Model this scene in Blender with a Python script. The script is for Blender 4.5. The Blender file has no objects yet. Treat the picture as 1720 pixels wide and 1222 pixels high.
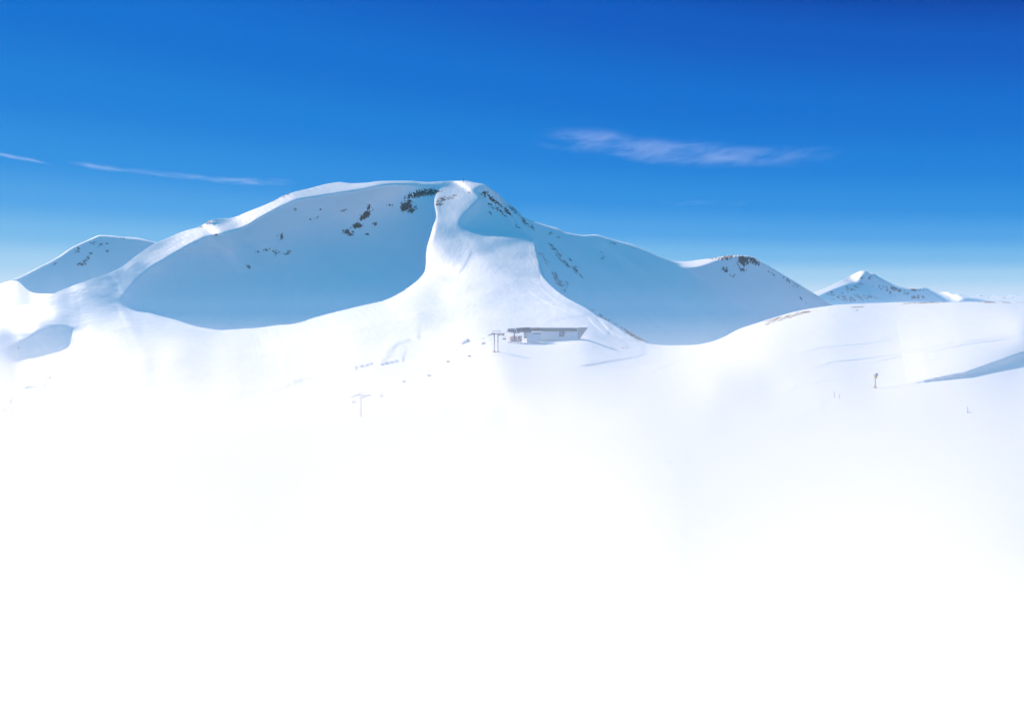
import bpy, bmesh, math, random
import numpy as np
from mathutils import Vector, Matrix
R = math.radians
rng = random.Random(7)
S = bpy.context.scene
COL = S.collection

# ------------------------------------------------------------------ camera
F = 1489.0            # focal length in photograph pixels (60 degree lens)
HY = 515.0            # photograph row of the true horizon (camera is level, shifted lens)
CX = 860.0
cam_d = bpy.data.cameras.new('camera')
cam_d.sensor_width = 36.0
cam_d.lens = 36.0 * F / 1720.0
cam_d.shift_y = -(611.0 - HY) / 1720.0
cam_d.clip_start = 0.5
cam_d.clip_end = 200000.0
cam = bpy.data.objects.new('camera', cam_d)
COL.objects.link(cam)
cam.rotation_euler = (R(90), 0, 0)
S.camera = cam

# ------------------------------------------------------------------ sun and sky
SUN_AZ, SUN_EL = -40.0, 29.8          # degrees, azimuth from +Y, to the left
SUN = Vector((math.sin(R(SUN_AZ)) * math.cos(R(SUN_EL)), math.cos(R(SUN_AZ)) * math.cos(R(SUN_EL)), math.sin(R(SUN_EL))))
sd = bpy.data.lights.new('sun', 'SUN')
sd.energy = 3.15
sd.angle = R(0.5)
sd.color = (1.0, 0.82, 0.69)
sun = bpy.data.objects.new('sun', sd)
COL.objects.link(sun)
sun.rotation_euler = SUN.to_track_quat('Z', 'Y').to_euler()

EXPO = 0.80
vs = S.view_settings
vs.view_transform = 'Standard'
vs.look = 'None'
vs.exposure = EXPO
vs.gamma = 1.0

def s2l(c):
    c = c / 255.0
    return c / 12.92 if c <= 0.04045 else ((c + 0.055) / 1.055) ** 2.4
def rgb(r, g, b, k=1.0):
    return (s2l(r) * k, s2l(g) * k, s2l(b) * k, 1.0)

world = bpy.data.worlds.new('World')
S.world = world
world.use_nodes = True
wt = world.node_tree
wt.nodes.clear()
def wn(t, **kw):
    n = wt.nodes.new(t)
    for k, v in kw.items():
        setattr(n, k, v)
    return n
w_out = wn('ShaderNodeOutputWorld')
w_bg = wn('ShaderNodeBackground')
w_tc = wn('ShaderNodeTexCoord')
w_nrm = wn('ShaderNodeVectorMath', operation='NORMALIZE')
w_sep = wn('ShaderNodeSeparateXYZ')
w_dot = wn('ShaderNodeVectorMath', operation='DOT_PRODUCT')
w_dot.inputs[1].default_value = SUN
w_k = wn('ShaderNodeMath', operation='MULTIPLY_ADD')      # paler towards the sun
w_k.inputs[1].default_value = -0.82
w_k.inputs[2].default_value = 1.62
w_e = wn('ShaderNodeMath', operation='MULTIPLY')
w_ramp = wn('ShaderNodeValToRGB')
w_ramp.color_ramp.interpolation = 'EASE'
L = wt.links.new
L(w_tc.outputs['Generated'], w_nrm.inputs[0])
L(w_nrm.outputs[0], w_sep.inputs[0])
L(w_nrm.outputs[0], w_dot.inputs[0])
L(w_dot.outputs['Value'], w_k.inputs[0])
L(w_sep.outputs['Z'], w_e.inputs[0])
L(w_k.outputs[0], w_e.inputs[1])
L(w_e.outputs[0], w_ramp.inputs[0])
KE = 2.0 ** -EXPO
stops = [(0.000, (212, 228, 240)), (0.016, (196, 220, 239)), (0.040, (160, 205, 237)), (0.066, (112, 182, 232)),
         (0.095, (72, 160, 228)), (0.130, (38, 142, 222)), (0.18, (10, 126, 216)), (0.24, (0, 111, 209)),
         (0.32, (0, 90, 194)), (0.37, (0, 70, 170)), (0.42, (0, 76, 175)), (0.55, (0, 130, 198)), (1.0, (8, 148, 204))]  # highest stops, out of view: cyan added there to tint the shaded snow
el = w_ramp.color_ramp.elements
while len(el) < len(stops):
    el.new(0.5)
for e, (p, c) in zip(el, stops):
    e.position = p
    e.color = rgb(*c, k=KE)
# the physical sky, low in the mix, under the graded gradient
w_sky = wn('ShaderNodeTexSky', sky_type='NISHITA', sun_disc=False, altitude=2400.0)
w_sky.sun_elevation = R(SUN_EL)
w_sky.sun_rotation = R(SUN_AZ)
w_mul = wn('ShaderNodeVectorMath', operation='SCALE')
w_mul.inputs['Scale'].default_value = 0.10
w_mix = wn('ShaderNodeMix', data_type='RGBA')
w_mix.inputs[0].default_value = 0.0025
L(w_sky.outputs[0], w_mul.inputs[0])
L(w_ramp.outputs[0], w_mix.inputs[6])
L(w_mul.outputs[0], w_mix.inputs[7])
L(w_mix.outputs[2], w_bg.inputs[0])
w_bg.inputs[1].default_value = 1.0
L(w_bg.outputs[0], w_out.inputs[0])

# ------------------------------------------------------------------ materials
def new_mat(name):
    m = bpy.data.materials.new(name)
    m.use_nodes = True
    nt = m.node_tree
    b = nt.nodes['Principled BSDF']
    return m, nt, b
def flat_mat(name, col, rough=0.6, metal=0.0, var=0.12, scale=3.0):
    m, nt, b = new_mat(name)
    tc = nt.nodes.new('ShaderNodeTexCoord')
    nz = nt.nodes.new('ShaderNodeTexNoise')
    nz.inputs['Scale'].default_value = scale
    nz.inputs['Detail'].default_value = 4
    nt.links.new(tc.outputs['Object'], nz.inputs['Vector'])
    mr = nt.nodes.new('ShaderNodeMapRange')
    mr.inputs['To Min'].default_value = 1 - var
    mr.inputs['To Max'].default_value = 1 + var
    nt.links.new(nz.outputs['Fac'], mr.inputs['Value'])
    vm = nt.nodes.new('ShaderNodeVectorMath')
    vm.operation = 'SCALE'
    vm.inputs[0].default_value = col[:3]
    nt.links.new(mr.outputs[0], vm.inputs['Scale'])
    nt.links.new(vm.outputs[0], b.inputs['Base Color'])
    b.inputs['Roughness'].default_value = rough
    b.inputs['Metallic'].default_value = metal
    return m

SNOW = (0.94, 0.92, 0.91, 1)
def snow_mat(name, rock=False, near=False, nscale=0.10, bump=0.45, rockcol=((0.085, 0.055, 0.045), (0.24, 0.165, 0.125))):
    m, nt, b = new_mat(name)
    N, K = nt.nodes.new, nt.links.new
    b.inputs['Base Color'].default_value = SNOW
    b.inputs['Roughness'].default_value = 0.65
    b.inputs['Specular IOR Level'].default_value = 0.15
    tc = N('ShaderNodeTexCoord')
    mp = N('ShaderNodeMapping')
    mp.inputs['Rotation'].default_value = (0, 0, R(35))
    mp.inputs['Scale'].default_value = (1.0, 0.28, 0.10)
    K(tc.outputs['Object'], mp.inputs['Vector'])
    n1 = N('ShaderNodeTexNoise')
    n1.inputs['Scale'].default_value = nscale
    n1.inputs['Detail'].default_value = 6
    n1.inputs['Roughness'].default_value = 0.6
    K(mp.outputs[0], n1.inputs['Vector'])
    bp = N('ShaderNodeBump')
    bp.inputs['Strength'].default_value = bump
    if near:
        na = N('ShaderNodeAttribute')
        na.attribute_name = 'crust'
        K(na.outputs['Fac'], bp.inputs['Strength'])
    bp.inputs['Distance'].default_value = 2.2
    K(n1.outputs['Fac'], bp.inputs['Height'])
    K(bp.outputs[0], b.inputs['Normal'])
    if rock:
        at = N('ShaderNodeAttribute')
        at.attribute_name = 'rock'
        mp2 = N('ShaderNodeMapping')
        mp2.inputs['Scale'].default_value = (1.0, 1.0, 0.55)
        K(tc.outputs['Object'], mp2.inputs['Vector'])
        n2 = N('ShaderNodeTexNoise')
        n2.inputs['Scale'].default_value = rock
        n2.inputs['Detail'].default_value = 7
        n2.inputs['Roughness'].default_value = 0.68
        K(mp2.outputs[0], n2.inputs['Vector'])
        ad = N('ShaderNodeMath'); ad.operation = 'ADD'
        K(at.outputs['Fac'], ad.inputs[0])
        ct = N('ShaderNodeMath'); ct.operation = 'MULTIPLY_ADD'
        ct.inputs[1].default_value = 2.4
        ct.inputs[2].default_value = -0.7
        K(n2.outputs['Fac'], ct.inputs[0])
        K(ct.outputs[0], ad.inputs[1])
        th = N('ShaderNodeMapRange')
        th.inputs['From Min'].default_value = 0.98
        th.inputs['From Max'].default_value = 1.09
        th.clamp = True
        K(ad.outputs[0], th.inputs['Value'])
        n3 = N('ShaderNodeTexNoise')
        n3.inputs['Scale'].default_value = rock * 4
        n3.inputs['Detail'].default_value = 5
        K(tc.outputs['Object'], n3.inputs['Vector'])
        rc = N('ShaderNodeMix'); rc.data_type = 'RGBA'
        rc.inputs[6].default_value = (*rockcol[0], 1)
        rc.inputs[7].default_value = (*rockcol[1], 1)
        K(n3.outputs['Fac'], rc.inputs[0])
        gr = N('ShaderNodeAttribute')
        gr.attribute_name = 'grass'
        gm = N('ShaderNodeMix'); gm.data_type = 'RGBA'
        gm.inputs[7].default_value = (0.40, 0.31, 0.20, 1)
        K(gr.outputs['Fac'], gm.inputs[0])
        K(rc.outputs[2], gm.inputs[6])
        rc = gm
        mx = N('ShaderNodeMix'); mx.data_type = 'RGBA'
        mx.inputs[6].default_value = SNOW
        K(th.outputs[0], mx.inputs[0])
        K(rc.outputs[2], mx.inputs[7])
        K(mx.outputs[2], b.inputs['Base Color'])
    return m

# ------------------------------------------------------------------ terrain tools
# A point is described by the direction in which it is seen from the camera's
# place (px, py in photograph pixels) and by its forward distance Y; that gives
# its true position.  SPX, SPY: where the sun itself would be seen.
SPX = CX + F * SUN.x / SUN.y
SPY = HY - F * SUN.z / SUN.y
def pos(px, py, Y):
    return (px - CX) / F * Y, Y, (HY - py) / F * Y
def tdist(px, py):
    return np.hypot(px - SPX, py - SPY)

class TPS:
    def __init__(self, pts, vals, lam=1e-4):
        self.c = np.array(pts, float) / 400.0
        n = len(self.c)
        A = np.zeros((n + 3, n + 3))
        A[:n, :n] = self.k(self.c, self.c) + lam * np.eye(n)
        A[:n, n] = 1; A[:n, n + 1:] = self.c
        A[n, :n] = 1; A[n + 1:, :n] = self.c.T
        self.w = np.linalg.solve(A, np.r_[np.array(vals, float), 0, 0, 0])
    @staticmethod
    def k(a, b):
        d2 = ((a[:, None, :] - b[None, :, :]) ** 2).sum(-1)
        return 0.5 * d2 * np.log(d2 + 1e-12)
    def __call__(self, px, py):
        q = np.stack([np.ravel(px), np.ravel(py)], 1) / 400.0
        out = np.empty(len(q))
        n = len(self.c)
        for i in range(0, len(q), 20000):
            s = q[i:i + 20000]
            out[i:i + 20000] = self.k(s, self.c) @ self.w[:n] + self.w[n] + s @ self.w[n + 1:]
        return out.reshape(np.shape(px))

def curve(pts):
    """monotone cubic through (x, y) control points"""
    x = np.array([p[0] for p in pts], float); y = np.array([p[1] for p in pts], float)
    h = np.diff(x); d = np.diff(y) / h
    m = np.zeros(len(x)); m[0] = d[0]; m[-1] = d[-1]
    for i in range(1, len(x) - 1):
        if d[i - 1] * d[i] > 0:
            w1, w2 = 2 * h[i] + h[i - 1], h[i] + 2 * h[i - 1]
            m[i] = (w1 + w2) / (w1 / d[i - 1] + w2 / d[i])
    def f(q):
        q = np.asarray(q, float)
        i = np.clip(np.searchsorted(x, q) - 1, 0, len(h) - 1)
        t = (q - x[i]) / h[i]
        v = ((1 + 2 * t) * (1 - t) ** 2 * y[i] + t * (1 - t) ** 2 * h[i] * m[i]
             + t * t * (3 - 2 * t) * y[i + 1] + t * t * (t - 1) * h[i] * m[i + 1])
        return np.where(q < x[0], y[0] + (q - x[0]) * m[0], np.where(q > x[-1], y[-1] + (q - x[-1]) * m[-1], v))
    return f

def smooth01(a, b, x):
    t = np.clip((x - a) / (b - a), 0, 1)
    return t * t * (3 - 2 * t)
def hash2(ix, iy, seed):
    n = (ix.astype(np.int64) * 374761393 + iy.astype(np.int64) * 668265263 + seed * 1442695041) & 0xFFFFFFFF
    n = ((n ^ (n >> 13)) * 1274126177) & 0xFFFFFFFF
    return ((n ^ (n >> 16)) & 0xFFFF) / 65535.0 * 2 - 1
def noise2(x, y, seed=0):
    ix, iy = np.floor(x), np.floor(y)
    fx, fy = x - ix, y - iy
    ix = ix.astype(np.int64); iy = iy.astype(np.int64)
    u = fx * fx * fx * (fx * (fx * 6 - 15) + 10); v = fy * fy * fy * (fy * (fy * 6 - 15) + 10)
    def g(dx, dy):
        a = hash2(ix + dx, iy + dy, seed) * math.pi
        return np.cos(a) * (fx - dx) + np.sin(a) * (fy - dy)
    return ((g(0, 0) * (1 - u) + g(1, 0) * u) * (1 - v) + (g(0, 1) * (1 - u) + g(1, 1) * u) * v) * 1.4
def fbm(x, y, seed=0, octv=4, gain=0.5):
    s = np.zeros_like(x); a = 1.0
    for o in range(octv):
        s += a * noise2(x * 2 ** o, y * 2 ** o, seed + o * 17)
        a *= gain
    return s
def in_poly(px, py, poly):
    ins = np.zeros(px.shape, bool)
    n = len(poly)
    for i in range(n):
        x0, y0 = poly[i]; x1, y1 = poly[(i + 1) % n]
        if y0 == y1:
            continue
        c = ((y0 > py) != (y1 > py)) & (px < (x1 - x0) * (py - y0) / (y1 - y0) + x0)
        ins ^= c
    return ins
def blobs(px, py, lst):
    """sum of soft ellipses (cx, cy, rx, ry, angle in degrees, strength)"""
    v = np.zeros(px.shape)
    for cx, cy, rx, ry, an, st in lst:
        ca, sa = math.cos(R(an)), math.sin(R(an))
        u = ((px - cx) * ca + (py - cy) * sa) / rx
        w = (-(px - cx) * sa + (py - cy) * ca) / ry
        v = np.maximum(v, st * np.exp(-(u * u + w * w) ** 1.5))
    return v

def sheet(name, X, Y, Z, mat, attrs=None):
    """a grid mesh from 2-D coordinate arrays"""
    nr, nc = X.shape
    me = bpy.data.meshes.new(name)
    me.vertices.add(nr * nc)
    me.vertices.foreach_set('co', np.stack([X, Y, Z], -1).astype(np.float32).ravel())
    i = np.arange(nr * nc).reshape(nr, nc)
    q = np.stack([i[:-1, :-1], i[1:, :-1], i[1:, 1:], i[:-1, 1:]], -1).reshape(-1, 4)
    me.loops.add(q.size)
    me.loops.foreach_set('vertex_index', q.ravel().astype(np.int32))
    me.polygons.add(len(q))
    me.polygons.foreach_set('loop_start', np.arange(0, q.size, 4, dtype=np.int32))
    me.polygons.foreach_set('use_smooth', np.ones(len(q), bool))
    for k, v in (attrs or {}).items():
        a = me.attributes.new(k, 'FLOAT', 'POINT')
        a.data.foreach_set('value', v.astype(np.float32).ravel())
    me.materials.append(mat)
    me.update(calc_edges=True)
    o = bpy.data.objects.new(name, me)
    o['kind'] = 'structure'
    COL.objects.link(o)
    return o

# ------------------------------------------------------------------ the near valley, the great snow mountain and the right-hand hill
sky_pts = [(-200, 556), (-100, 538), (0, 519), (40, 513), (62, 508), (100, 489), (150, 470), (180, 460), (205, 448), (230, 429), (258, 410),
           (285, 398), (310, 388), (335, 381), (345, 375), (358, 369), (388, 366), (420, 354), (450, 342), (480, 327), (495, 322), (520, 316),
           (548, 309), (570, 306), (590, 308), (615, 307), (640, 304), (680, 303.5), (720, 306), (745, 304.5), (780, 303.5), (800, 307),
           (812, 309), (824, 317), (838, 331), (852, 350), (866, 372), (880, 393)]
G_sky = curve(sky_pts + [(890, 404), (897, 413), (903, 436), (908, 458), (918, 472), (935, 488), (962, 506), (985, 519), (1005, 533), (1022, 541),
                         (1050, 559), (1070, 570), (1092, 577), (1120, 579), (1160, 578.5), (1192, 574), (1215, 566), (1240, 553), (1275, 541),
                         (1300, 533), (1340, 522), (1380, 515), (1410, 511.5), (1460, 509.5), (1520, 507.5), (1600, 507), (1720, 506), (1900, 507)])
G_pts = [
    # crest of the left ridge and the summit
    (-180, 550, 940), (0, 519, 1100), (100, 489, 1180), (180, 460, 1255), (270, 405, 1365), (345, 376, 1440), (450, 340, 1565), (495, 322, 1610),
    (570, 307, 1745), (640, 304, 1815), (720, 306, 1872), (800, 307, 1915),
    (450, 348, 1555), (570, 318, 1728),
    # foot of the great bowl
    (200, 525, 1165), (280, 540, 1195), (370, 555, 1190), (450, 545, 1240), (520, 530, 1275), (600, 511, 1305), (650, 495, 1390), (700, 465, 1495),
    (716, 440, 1560), (728, 385, 1700), (732, 340, 1815),
    # the central spur
    (812, 310, 1905), (850, 340, 1880), (884, 368, 1850), (885, 404, 1735), (830, 392, 1745), (770, 382, 1750), (795, 335, 1850), (760, 330, 1835),
    (800, 420, 1590), (800, 450, 1420), (800, 480, 1240), (800, 520, 980), (800, 555, 730), (870, 440, 1530), (870, 480, 1260), (880, 520, 960),
    (740, 500, 1260), (750, 460, 1440), (740, 410, 1630),
    (900, 440, 1560), (905, 460, 1430), (935, 488, 1220), (985, 519, 990), (1010, 537, 880), (1050, 559, 790), (1090, 577, 735), (1150, 579, 700),
    (1195, 573, 650),
    # the apron below the bowl
    (700, 530, 1020), (700, 565, 830), (600, 560, 920), (500, 570, 985), (400, 580, 985), (300, 560, 1085), (300, 600, 810), (200, 560, 980),
    (150, 548, 1020), (62, 608, 890), (100, 592, 915), (25, 612, 880), (60, 562, 945), (0, 560, 930), (90, 622, 790), (-100, 640, 720),
    (0, 640, 700), (100, 640, 690), (200, 640, 655), (400, 640, 645), (-180, 620, 840),
    (600, 600, 690), (600, 650, 540), (700, 600, 660), (700, 650, 500), (835, 592, 520), (850, 650, 400),
    (880, 576, 600), (985, 567, 640), (1000, 620, 470),
    # the hill on the right
    (1220, 564, 625), (1260, 546, 610), (1320, 527, 600), (1400, 512, 590), (1500, 508.5, 575), (1720, 506, 530), (1900, 507, 500),
    (1400, 560, 480), (1600, 560, 435), (1720, 560, 410), (1300, 600, 430), (1470, 600, 402), (1720, 600, 368), (1300, 649, 345), (1470, 649, 320), (1720, 649, 292), (1200, 640, 380), (1100, 640, 430),
    (1900, 600, 390),
]
near_L = curve([(680, 505), (700, 440), (761, 290), (854, 180), (948, 110), (1011, 60), (1086, 30), (1222, 14), (1290, 10), (1400, 6)])
near_R = curve([(680, 290), (700, 265), (761, 170), (854, 98), (948, 60), (1011, 38), (1086, 23), (1222, 12.5), (1290, 9.6), (1400, 6)])
def near_slope(px, py):
    m = smooth01(450, 1150, px)
    return near_L(py) * (1 - m) * (1.0 - (px - 860) * 0.00012) + near_R(py) * m * (1 - 0.2 * smooth01(1100, 1720, px))
for x in range(-200, 1901, 75):
    for y in (700, 735, 775):
        G_pts.append((x, y, float(near_slope(np.float64(x), np.float64(y)))))
gp = np.array(G_pts, float)
G_tps = TPS(gp[:, :2], np.log(gp[:, 2] * tdist(gp[:, 0], gp[:, 1])))

bowl = [(203, 500), (230, 470), (262, 446), (300, 422), (345, 400), (372, 397), (410, 385), (440, 366), (470, 350), (500, 336), (545, 328), (600, 321),
        (640, 312), (665, 309), (700, 309), (713, 311), (755, 305.5), (760, 312), (742, 321), (732, 329), (729, 345), (732, 352), (732, 372), (727, 395),
        (718, 420), (712, 455), (700, 467), (675, 485), (640, 502), (600, 512), (540, 528), (480, 541), (420, 551), (370, 555), (330, 548), (290, 536),
        (250, 525), (225, 522), (208, 516)]
notch = [(342, 376), (360, 368), (388, 366), (376, 379), (360, 384)]
nook = [(794, 317), (803, 314), (816, 311), (840, 328), (870, 352), (900, 380), (910, 404), (900, 404), (885, 400), (860, 391), (832, 388), (790, 388),
        (778, 386), (769, 379), (774, 369), (785, 357), (796, 346), (809, 334), (803, 329), (793, 325)]
hollow = [(2, 602), (30, 580), (70, 556), (95, 546), (140, 546), (150, 550), (130, 575), (100, 592), (65, 610), (35, 616), (18, 613)]

GS = 3.0
class Field:
    """q = ln(distance * angle from the sun) on a grid.  A ray of sunlight keeps q constant, so ground is lit
    where q falls away from the sun and shaded where it does not; the slopes are solved to suit the relief seen."""
    def __init__(self, tps, x0, x1, y0, y1, shade, act, target_shade=0.0, lit=0.00055, hollow=0.0008, mu=None, cap=0.0014, w_lit=1.0):
        self.tps = tps
        gx = self.gx = np.arange(x0, x1 + 1, GS); gy = self.gy = np.arange(y0, y1 + 1, GS)
        PX, PY = np.meshgrid(gx, gy)
        qp = tps(PX, PY)
        msk = np.zeros(PX.shape)
        offs = [(ox, oy) for ox in (-4.5, -2.7, -0.9, 0.9, 2.7, 4.5) for oy in (-4.5, -2.7, -0.9, 0.9, 2.7, 4.5)]
        for ox, oy in offs:
            for po in shade:
                po, fade = po if isinstance(po, tuple) else (po, None)
                msk += in_poly(PX + ox, PY + oy, po) * (fade(PX) if fade else 1.0) / len(offs)
        msk = np.clip(msk, 0, 1)
        T = tdist(PX, PY)
        DX, DY = (PX - SPX) / T, (PY - SPY) / T
        def grad(q):
            a = np.zeros_like(q); b = np.zeros_like(q)
            a[:, 1:-1] = (q[:, 2:] - q[:, :-2]) / (2 * GS); b[1:-1] = (q[2:] - q[:-2]) / (2 * GS)
            return a, b
        def gradT(a, b):
            o = np.zeros_like(a)
            o[:, 2:] += a[:, 1:-1] / (2 * GS); o[:, :-2] -= a[:, 1:-1] / (2 * GS)
            o[2:] += b[1:-1] / (2 * GS); o[:-2] -= b[1:-1] / (2 * GS)
            return o
        def lap(q):
            o = np.zeros_like(q)
            o[:, 1:-1] += q[:, 2:] - 2 * q[:, 1:-1] + q[:, :-2]
            o[1:-1] += q[2:] - 2 * q[1:-1] + q[:-2]
            return o
        def lapT(r):
            o = np.zeros_like(r)
            o[:, 2:] += r[:, 1:-1]; o[:, 1:-1] -= 2 * r[:, 1:-1]; o[:, :-2] += r[:, 1:-1]
            o[2:] += r[1:-1]; o[1:-1] -= 2 * r[1:-1]; o[:-2] += r[1:-1]
            return o
        a0, b0 = grad(qp)
        g0 = DX * a0 + DY * b0
        ac = act(PX, PY)
        sh = msk > 0.5
        lt = lit(PX, PY) if callable(lit) else lit
        tgt = np.clip(g0, -((cap(PX, PY) if callable(cap) else cap) + (0.01 if callable(cap) else 0.0) * smooth01(450, 530, PY + 0.10 * (PX - 500) * (PX < 500))), -lt) * (1 - msk) + target_shade * msk
        W2 = ((0.4e7 + 2.1e7 * smooth01(480, 400, PY)) * w_lit * (1 - msk) + 6e7 * msk) * ac * ac
        MU = 0.002 if mu is None else mu(PX, PY)
        LAM = 4.0
        def A_op(q):
            a, b = grad(q)
            d = W2 * (DX * a + DY * b)
            return gradT(DX * d, DY * d) + LAM * lapT(lap(q)) + MU * q
        rhs = gradT(DX * W2 * tgt, DY * W2 * tgt) + MU * qp
        q = qp.copy()
        r = rhs - A_op(q)
        diag = W2 * 0.5 / (GS * GS) + LAM * 20 + MU
        z = r / diag
        p = z.copy(); rz = (r * z).sum()
        for it in range(900):          # preconditioned conjugate gradients
            Ap = A_op(p)
            al = rz / (p * Ap).sum()
            q += al * p; r -= al * Ap
            z = r / diag
            rz2 = (r * z).sum()
            if rz2 < 1e-14:
                break
            p = z + rz2 / rz * p; rz = rz2
        if hollow:
            B = np.zeros_like(q)
            for it in range(1800):
                n = np.zeros_like(B)
                n[1:-1, 1:-1] = 0.25 * (B[2:, 1:-1] + B[:-2, 1:-1] + B[1:-1, 2:] + B[1:-1, :-2]) + 0.25
                B = n * smooth01(0.15, 0.75, msk)
            q = q + hollow * np.maximum(B, 0) ** 0.85
        self.q = q
    def bicubic(self, px, py):
        gx, gy, f = self.gx, self.gy, self.q
        x = np.clip((px - gx[0]) / GS, 1, len(gx) - 2.001); y = np.clip((py - gy[0]) / GS, 1, len(gy) - 2.001)
        i = np.clip(np.floor(x).astype(int), 1, len(gx) - 3); j = np.clip(np.floor(y).astype(int), 1, len(gy) - 3)
        u, v = x - i, y - j
        def w(t):   # cubic B-spline
            return (1 - t) ** 3 / 6, (3 * t ** 3 - 6 * t * t + 4) / 6, (-3 * t ** 3 + 3 * t * t + 3 * t + 1) / 6, t ** 3 / 6
        wu, wv = w(u), w(v)
        s = 0
        for b in range(4):
            for a in range(4):
                s = s + wv[b] * wu[a] * f[j + b - 1, i + a - 1]
        return s
    def depth(self, px, py, y_out=None):
        px = np.asarray(px, float); py = np.asarray(py, float)
        if y_out is None:
            qq = self.bicubic(px, py)
        else:
            n = smooth01(715, 765, py)
            far = self.tps(px, np.minimum(py, 780)) * (1 - n) + np.log(near_slope(px, py) * tdist(px, py)) * n
            yb = np.full_like(py, 588.0)        # below this row the solved slope runs out gently into the plain valley floor
            off = (self.bicubic(px, yb) - self.tps(px, yb)) * (1 - smooth01(585, 765, py))
            m = smooth01(602, 574, py)
            qq = (far + off) * (1 - m) + self.bicubic(px, np.minimum(py, 640)) * m
        return np.exp(qq) / tdist(px, py)

G_field = Field(G_tps, -208, 1912, 284, 700, (bowl, notch, nook, (hollow, lambda x: smooth01(165, 105, x))),
                lambda x, y: smooth01(930, 880, x) * smooth01(625, 560, y) * smooth01(-6, 0, y - G_sky(x)),
                lit=lambda x, y: 0.00055 - 0.00028 * np.clip(blobs(x, y, [(200, 505, 50, 35, -30, 1), (735, 425, 30, 50, 0, .6)]), 0, 1) + 0.0007 * blobs(x, y, [(765, 338, 26, 34, 20, 1)]) + 0.0009 * smooth01(45, 20, y - G_sky(x)) * smooth01(250, 320, x) * smooth01(760, 720, x),
                cap=lambda x, y: 0.0016 - 0.0009 * blobs(x, y, [(745, 420, 40, 75, 0, 1)]),
                mu=lambda x, y: 0.002 + 0.2 * smooth01(890, 950, x))
def G_depth(px, py):
    return G_field.depth(px, py, 755.0)

def relief(x, y, amp, fine=0.25):
    """wind-worked snow: broad drifts and fine streaks, metres"""
    wx = 22 * noise2(x / 90, y / 90, 41); wy = 22 * noise2(x / 90 + 5.2, y / 90, 43)
    c, s = math.cos(R(28)), math.sin(R(28))
    u, v = (x + wx) * c + (y + wy) * s, -(x + wx) * s + (y + wy) * c
    gate = 0.35 + 0.65 * smooth01(-0.3, 0.5, noise2(x / 70, y / 70, 47))
    return amp * (2.4 * fbm(x / 190, y / 190, 3, 3, 0.40) + fine * gate * (0.26 * fbm(u / 60, v / 15, 11, 3) + 0.08 * fbm(u / 14, v / 4, 23, 2)))

def poly_dist(px, py, line):
    """distance to a polyline, signed + below / right of it, and the fraction along it"""
    best = np.full(px.shape, 1e9); sg = np.zeros(px.shape); fr = np.zeros(px.shape)
    n = len(line) - 1
    for i in range(n):
        (x0, y0), (x1, y1) = line[i], line[i + 1]
        dx, dy = x1 - x0, y1 - y0
        l2 = dx * dx + dy * dy
        t = np.clip(((px - x0) * dx + (py - y0) * dy) / l2, 0, 1)
        ex, ey = px - x0 - t * dx, py - y0 - t * dy
        d = np.hypot(ex, ey)
        m = d < best
        best = np.where(m, d, best)
        sg = np.where(m, np.where(dx * ey - dy * ex >= 0, 1.0, -1.0), sg)
        fr = np.where(m, (i + t) / n, fr)
    return best, sg, fr
# banks: lip line (left to right), height as a share of distance, width before the lip, width of the lee face at both ends
BANKS = [
    ([(1420, 654), (1525, 641), (1560, 633), (1620, 622), (1665, 607), (1730, 586), (1800, 566), (1880, 540), (1960, 510)], 0.042, 70, 2, 24),
    ([(440, 652), (500, 637), (560, 622), (610, 611), (640, 602), (661, 591)], 0.016, 14, 3, 4),
    ([(661, 591), (657, 584), (668, 575), (690, 568), (708, 567)], 0.016, 14, 3, 5),
    ([(520, 634), (560, 628), (590, 622), (600, 622)], 0.014, 8, 5, 4),
    ([(626, 613), (650, 606), (672, 600), (678, 602)], 0.020, 12, 3, 6),
    ([(440, 656), (470, 650), (500, 640)], 0.010, 10, 3, 3),
    ([(360, 664), (400, 659), (450, 648)], 0.008, 10, 3, 3),
    ([(34, 652), (50, 648), (66, 647), (76, 651)], 0.022, 16, 2, 7),
    ([(960, 616), (1000, 610), (1050, 600), (1090, 588)], 0.010, 18, 2, 4),
    ([(905, 545), (925, 540), (950, 534), (980, 530), (1000, 528)], 0.005, 8, 3, 3),
    ([(988, 533), (1000, 545), (1012, 554), (1024, 560)], 0.010, 10, 3, 4),
    ([(1004, 533), (1016, 544), (1028, 556), (1050, 566), (1080, 573)], 0.012, 8, 4, 4),
    ([(880, 480), (905, 500), (930, 515), (960, 527)], 0.004, 8, 3, 3),
    ([(896, 470), (925, 497), (955, 520), (985, 532)], 0.003, 6, 3, 3),
    ([(1330, 596), (1380, 583), (1440, 578), (1500, 572)], 0.0036, 10, 2, 2),
    ([(1340, 624), (1400, 606), (1450, 602), (1530, 590), (1600, 576), (1720, 562)], 0.0048, 8, 2, 2),
    ([(1430, 614), (1500, 600), (1560, 590), (1620, 578), (1720, 566)], 0.0048, 8, 2, 2),
    ([(1310, 660), (1340, 645), (1390, 636), (1440, 632)], 0.0028, 10, 2, 2),
    ([(1490, 622), (1540, 610), (1580, 598)], 0.0028, 8, 2, 2),
    ([(1290, 715), (1340, 695), (1390, 680)], 0.0050, 14, 3, 3),
    ([(1064, 640), (1110, 616), (1150, 598), (1192, 575)], 0.0050, 10, 3, 4),
    ([(762, 470), (780, 445), (792, 418)], 0.0022, 6, 2, 3),
    ([(170, 650), (260, 640), (340, 628), (420, 616)], 0.006, 30, 6, 8),
    ([(100, 632), (220, 618), (360, 600), (500, 585)], 0.005, 30, 6, 8),
    ([(300, 690), (380, 672), (440, 660), (520, 640)], 0.006, 20, 5, 5),
]
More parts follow.
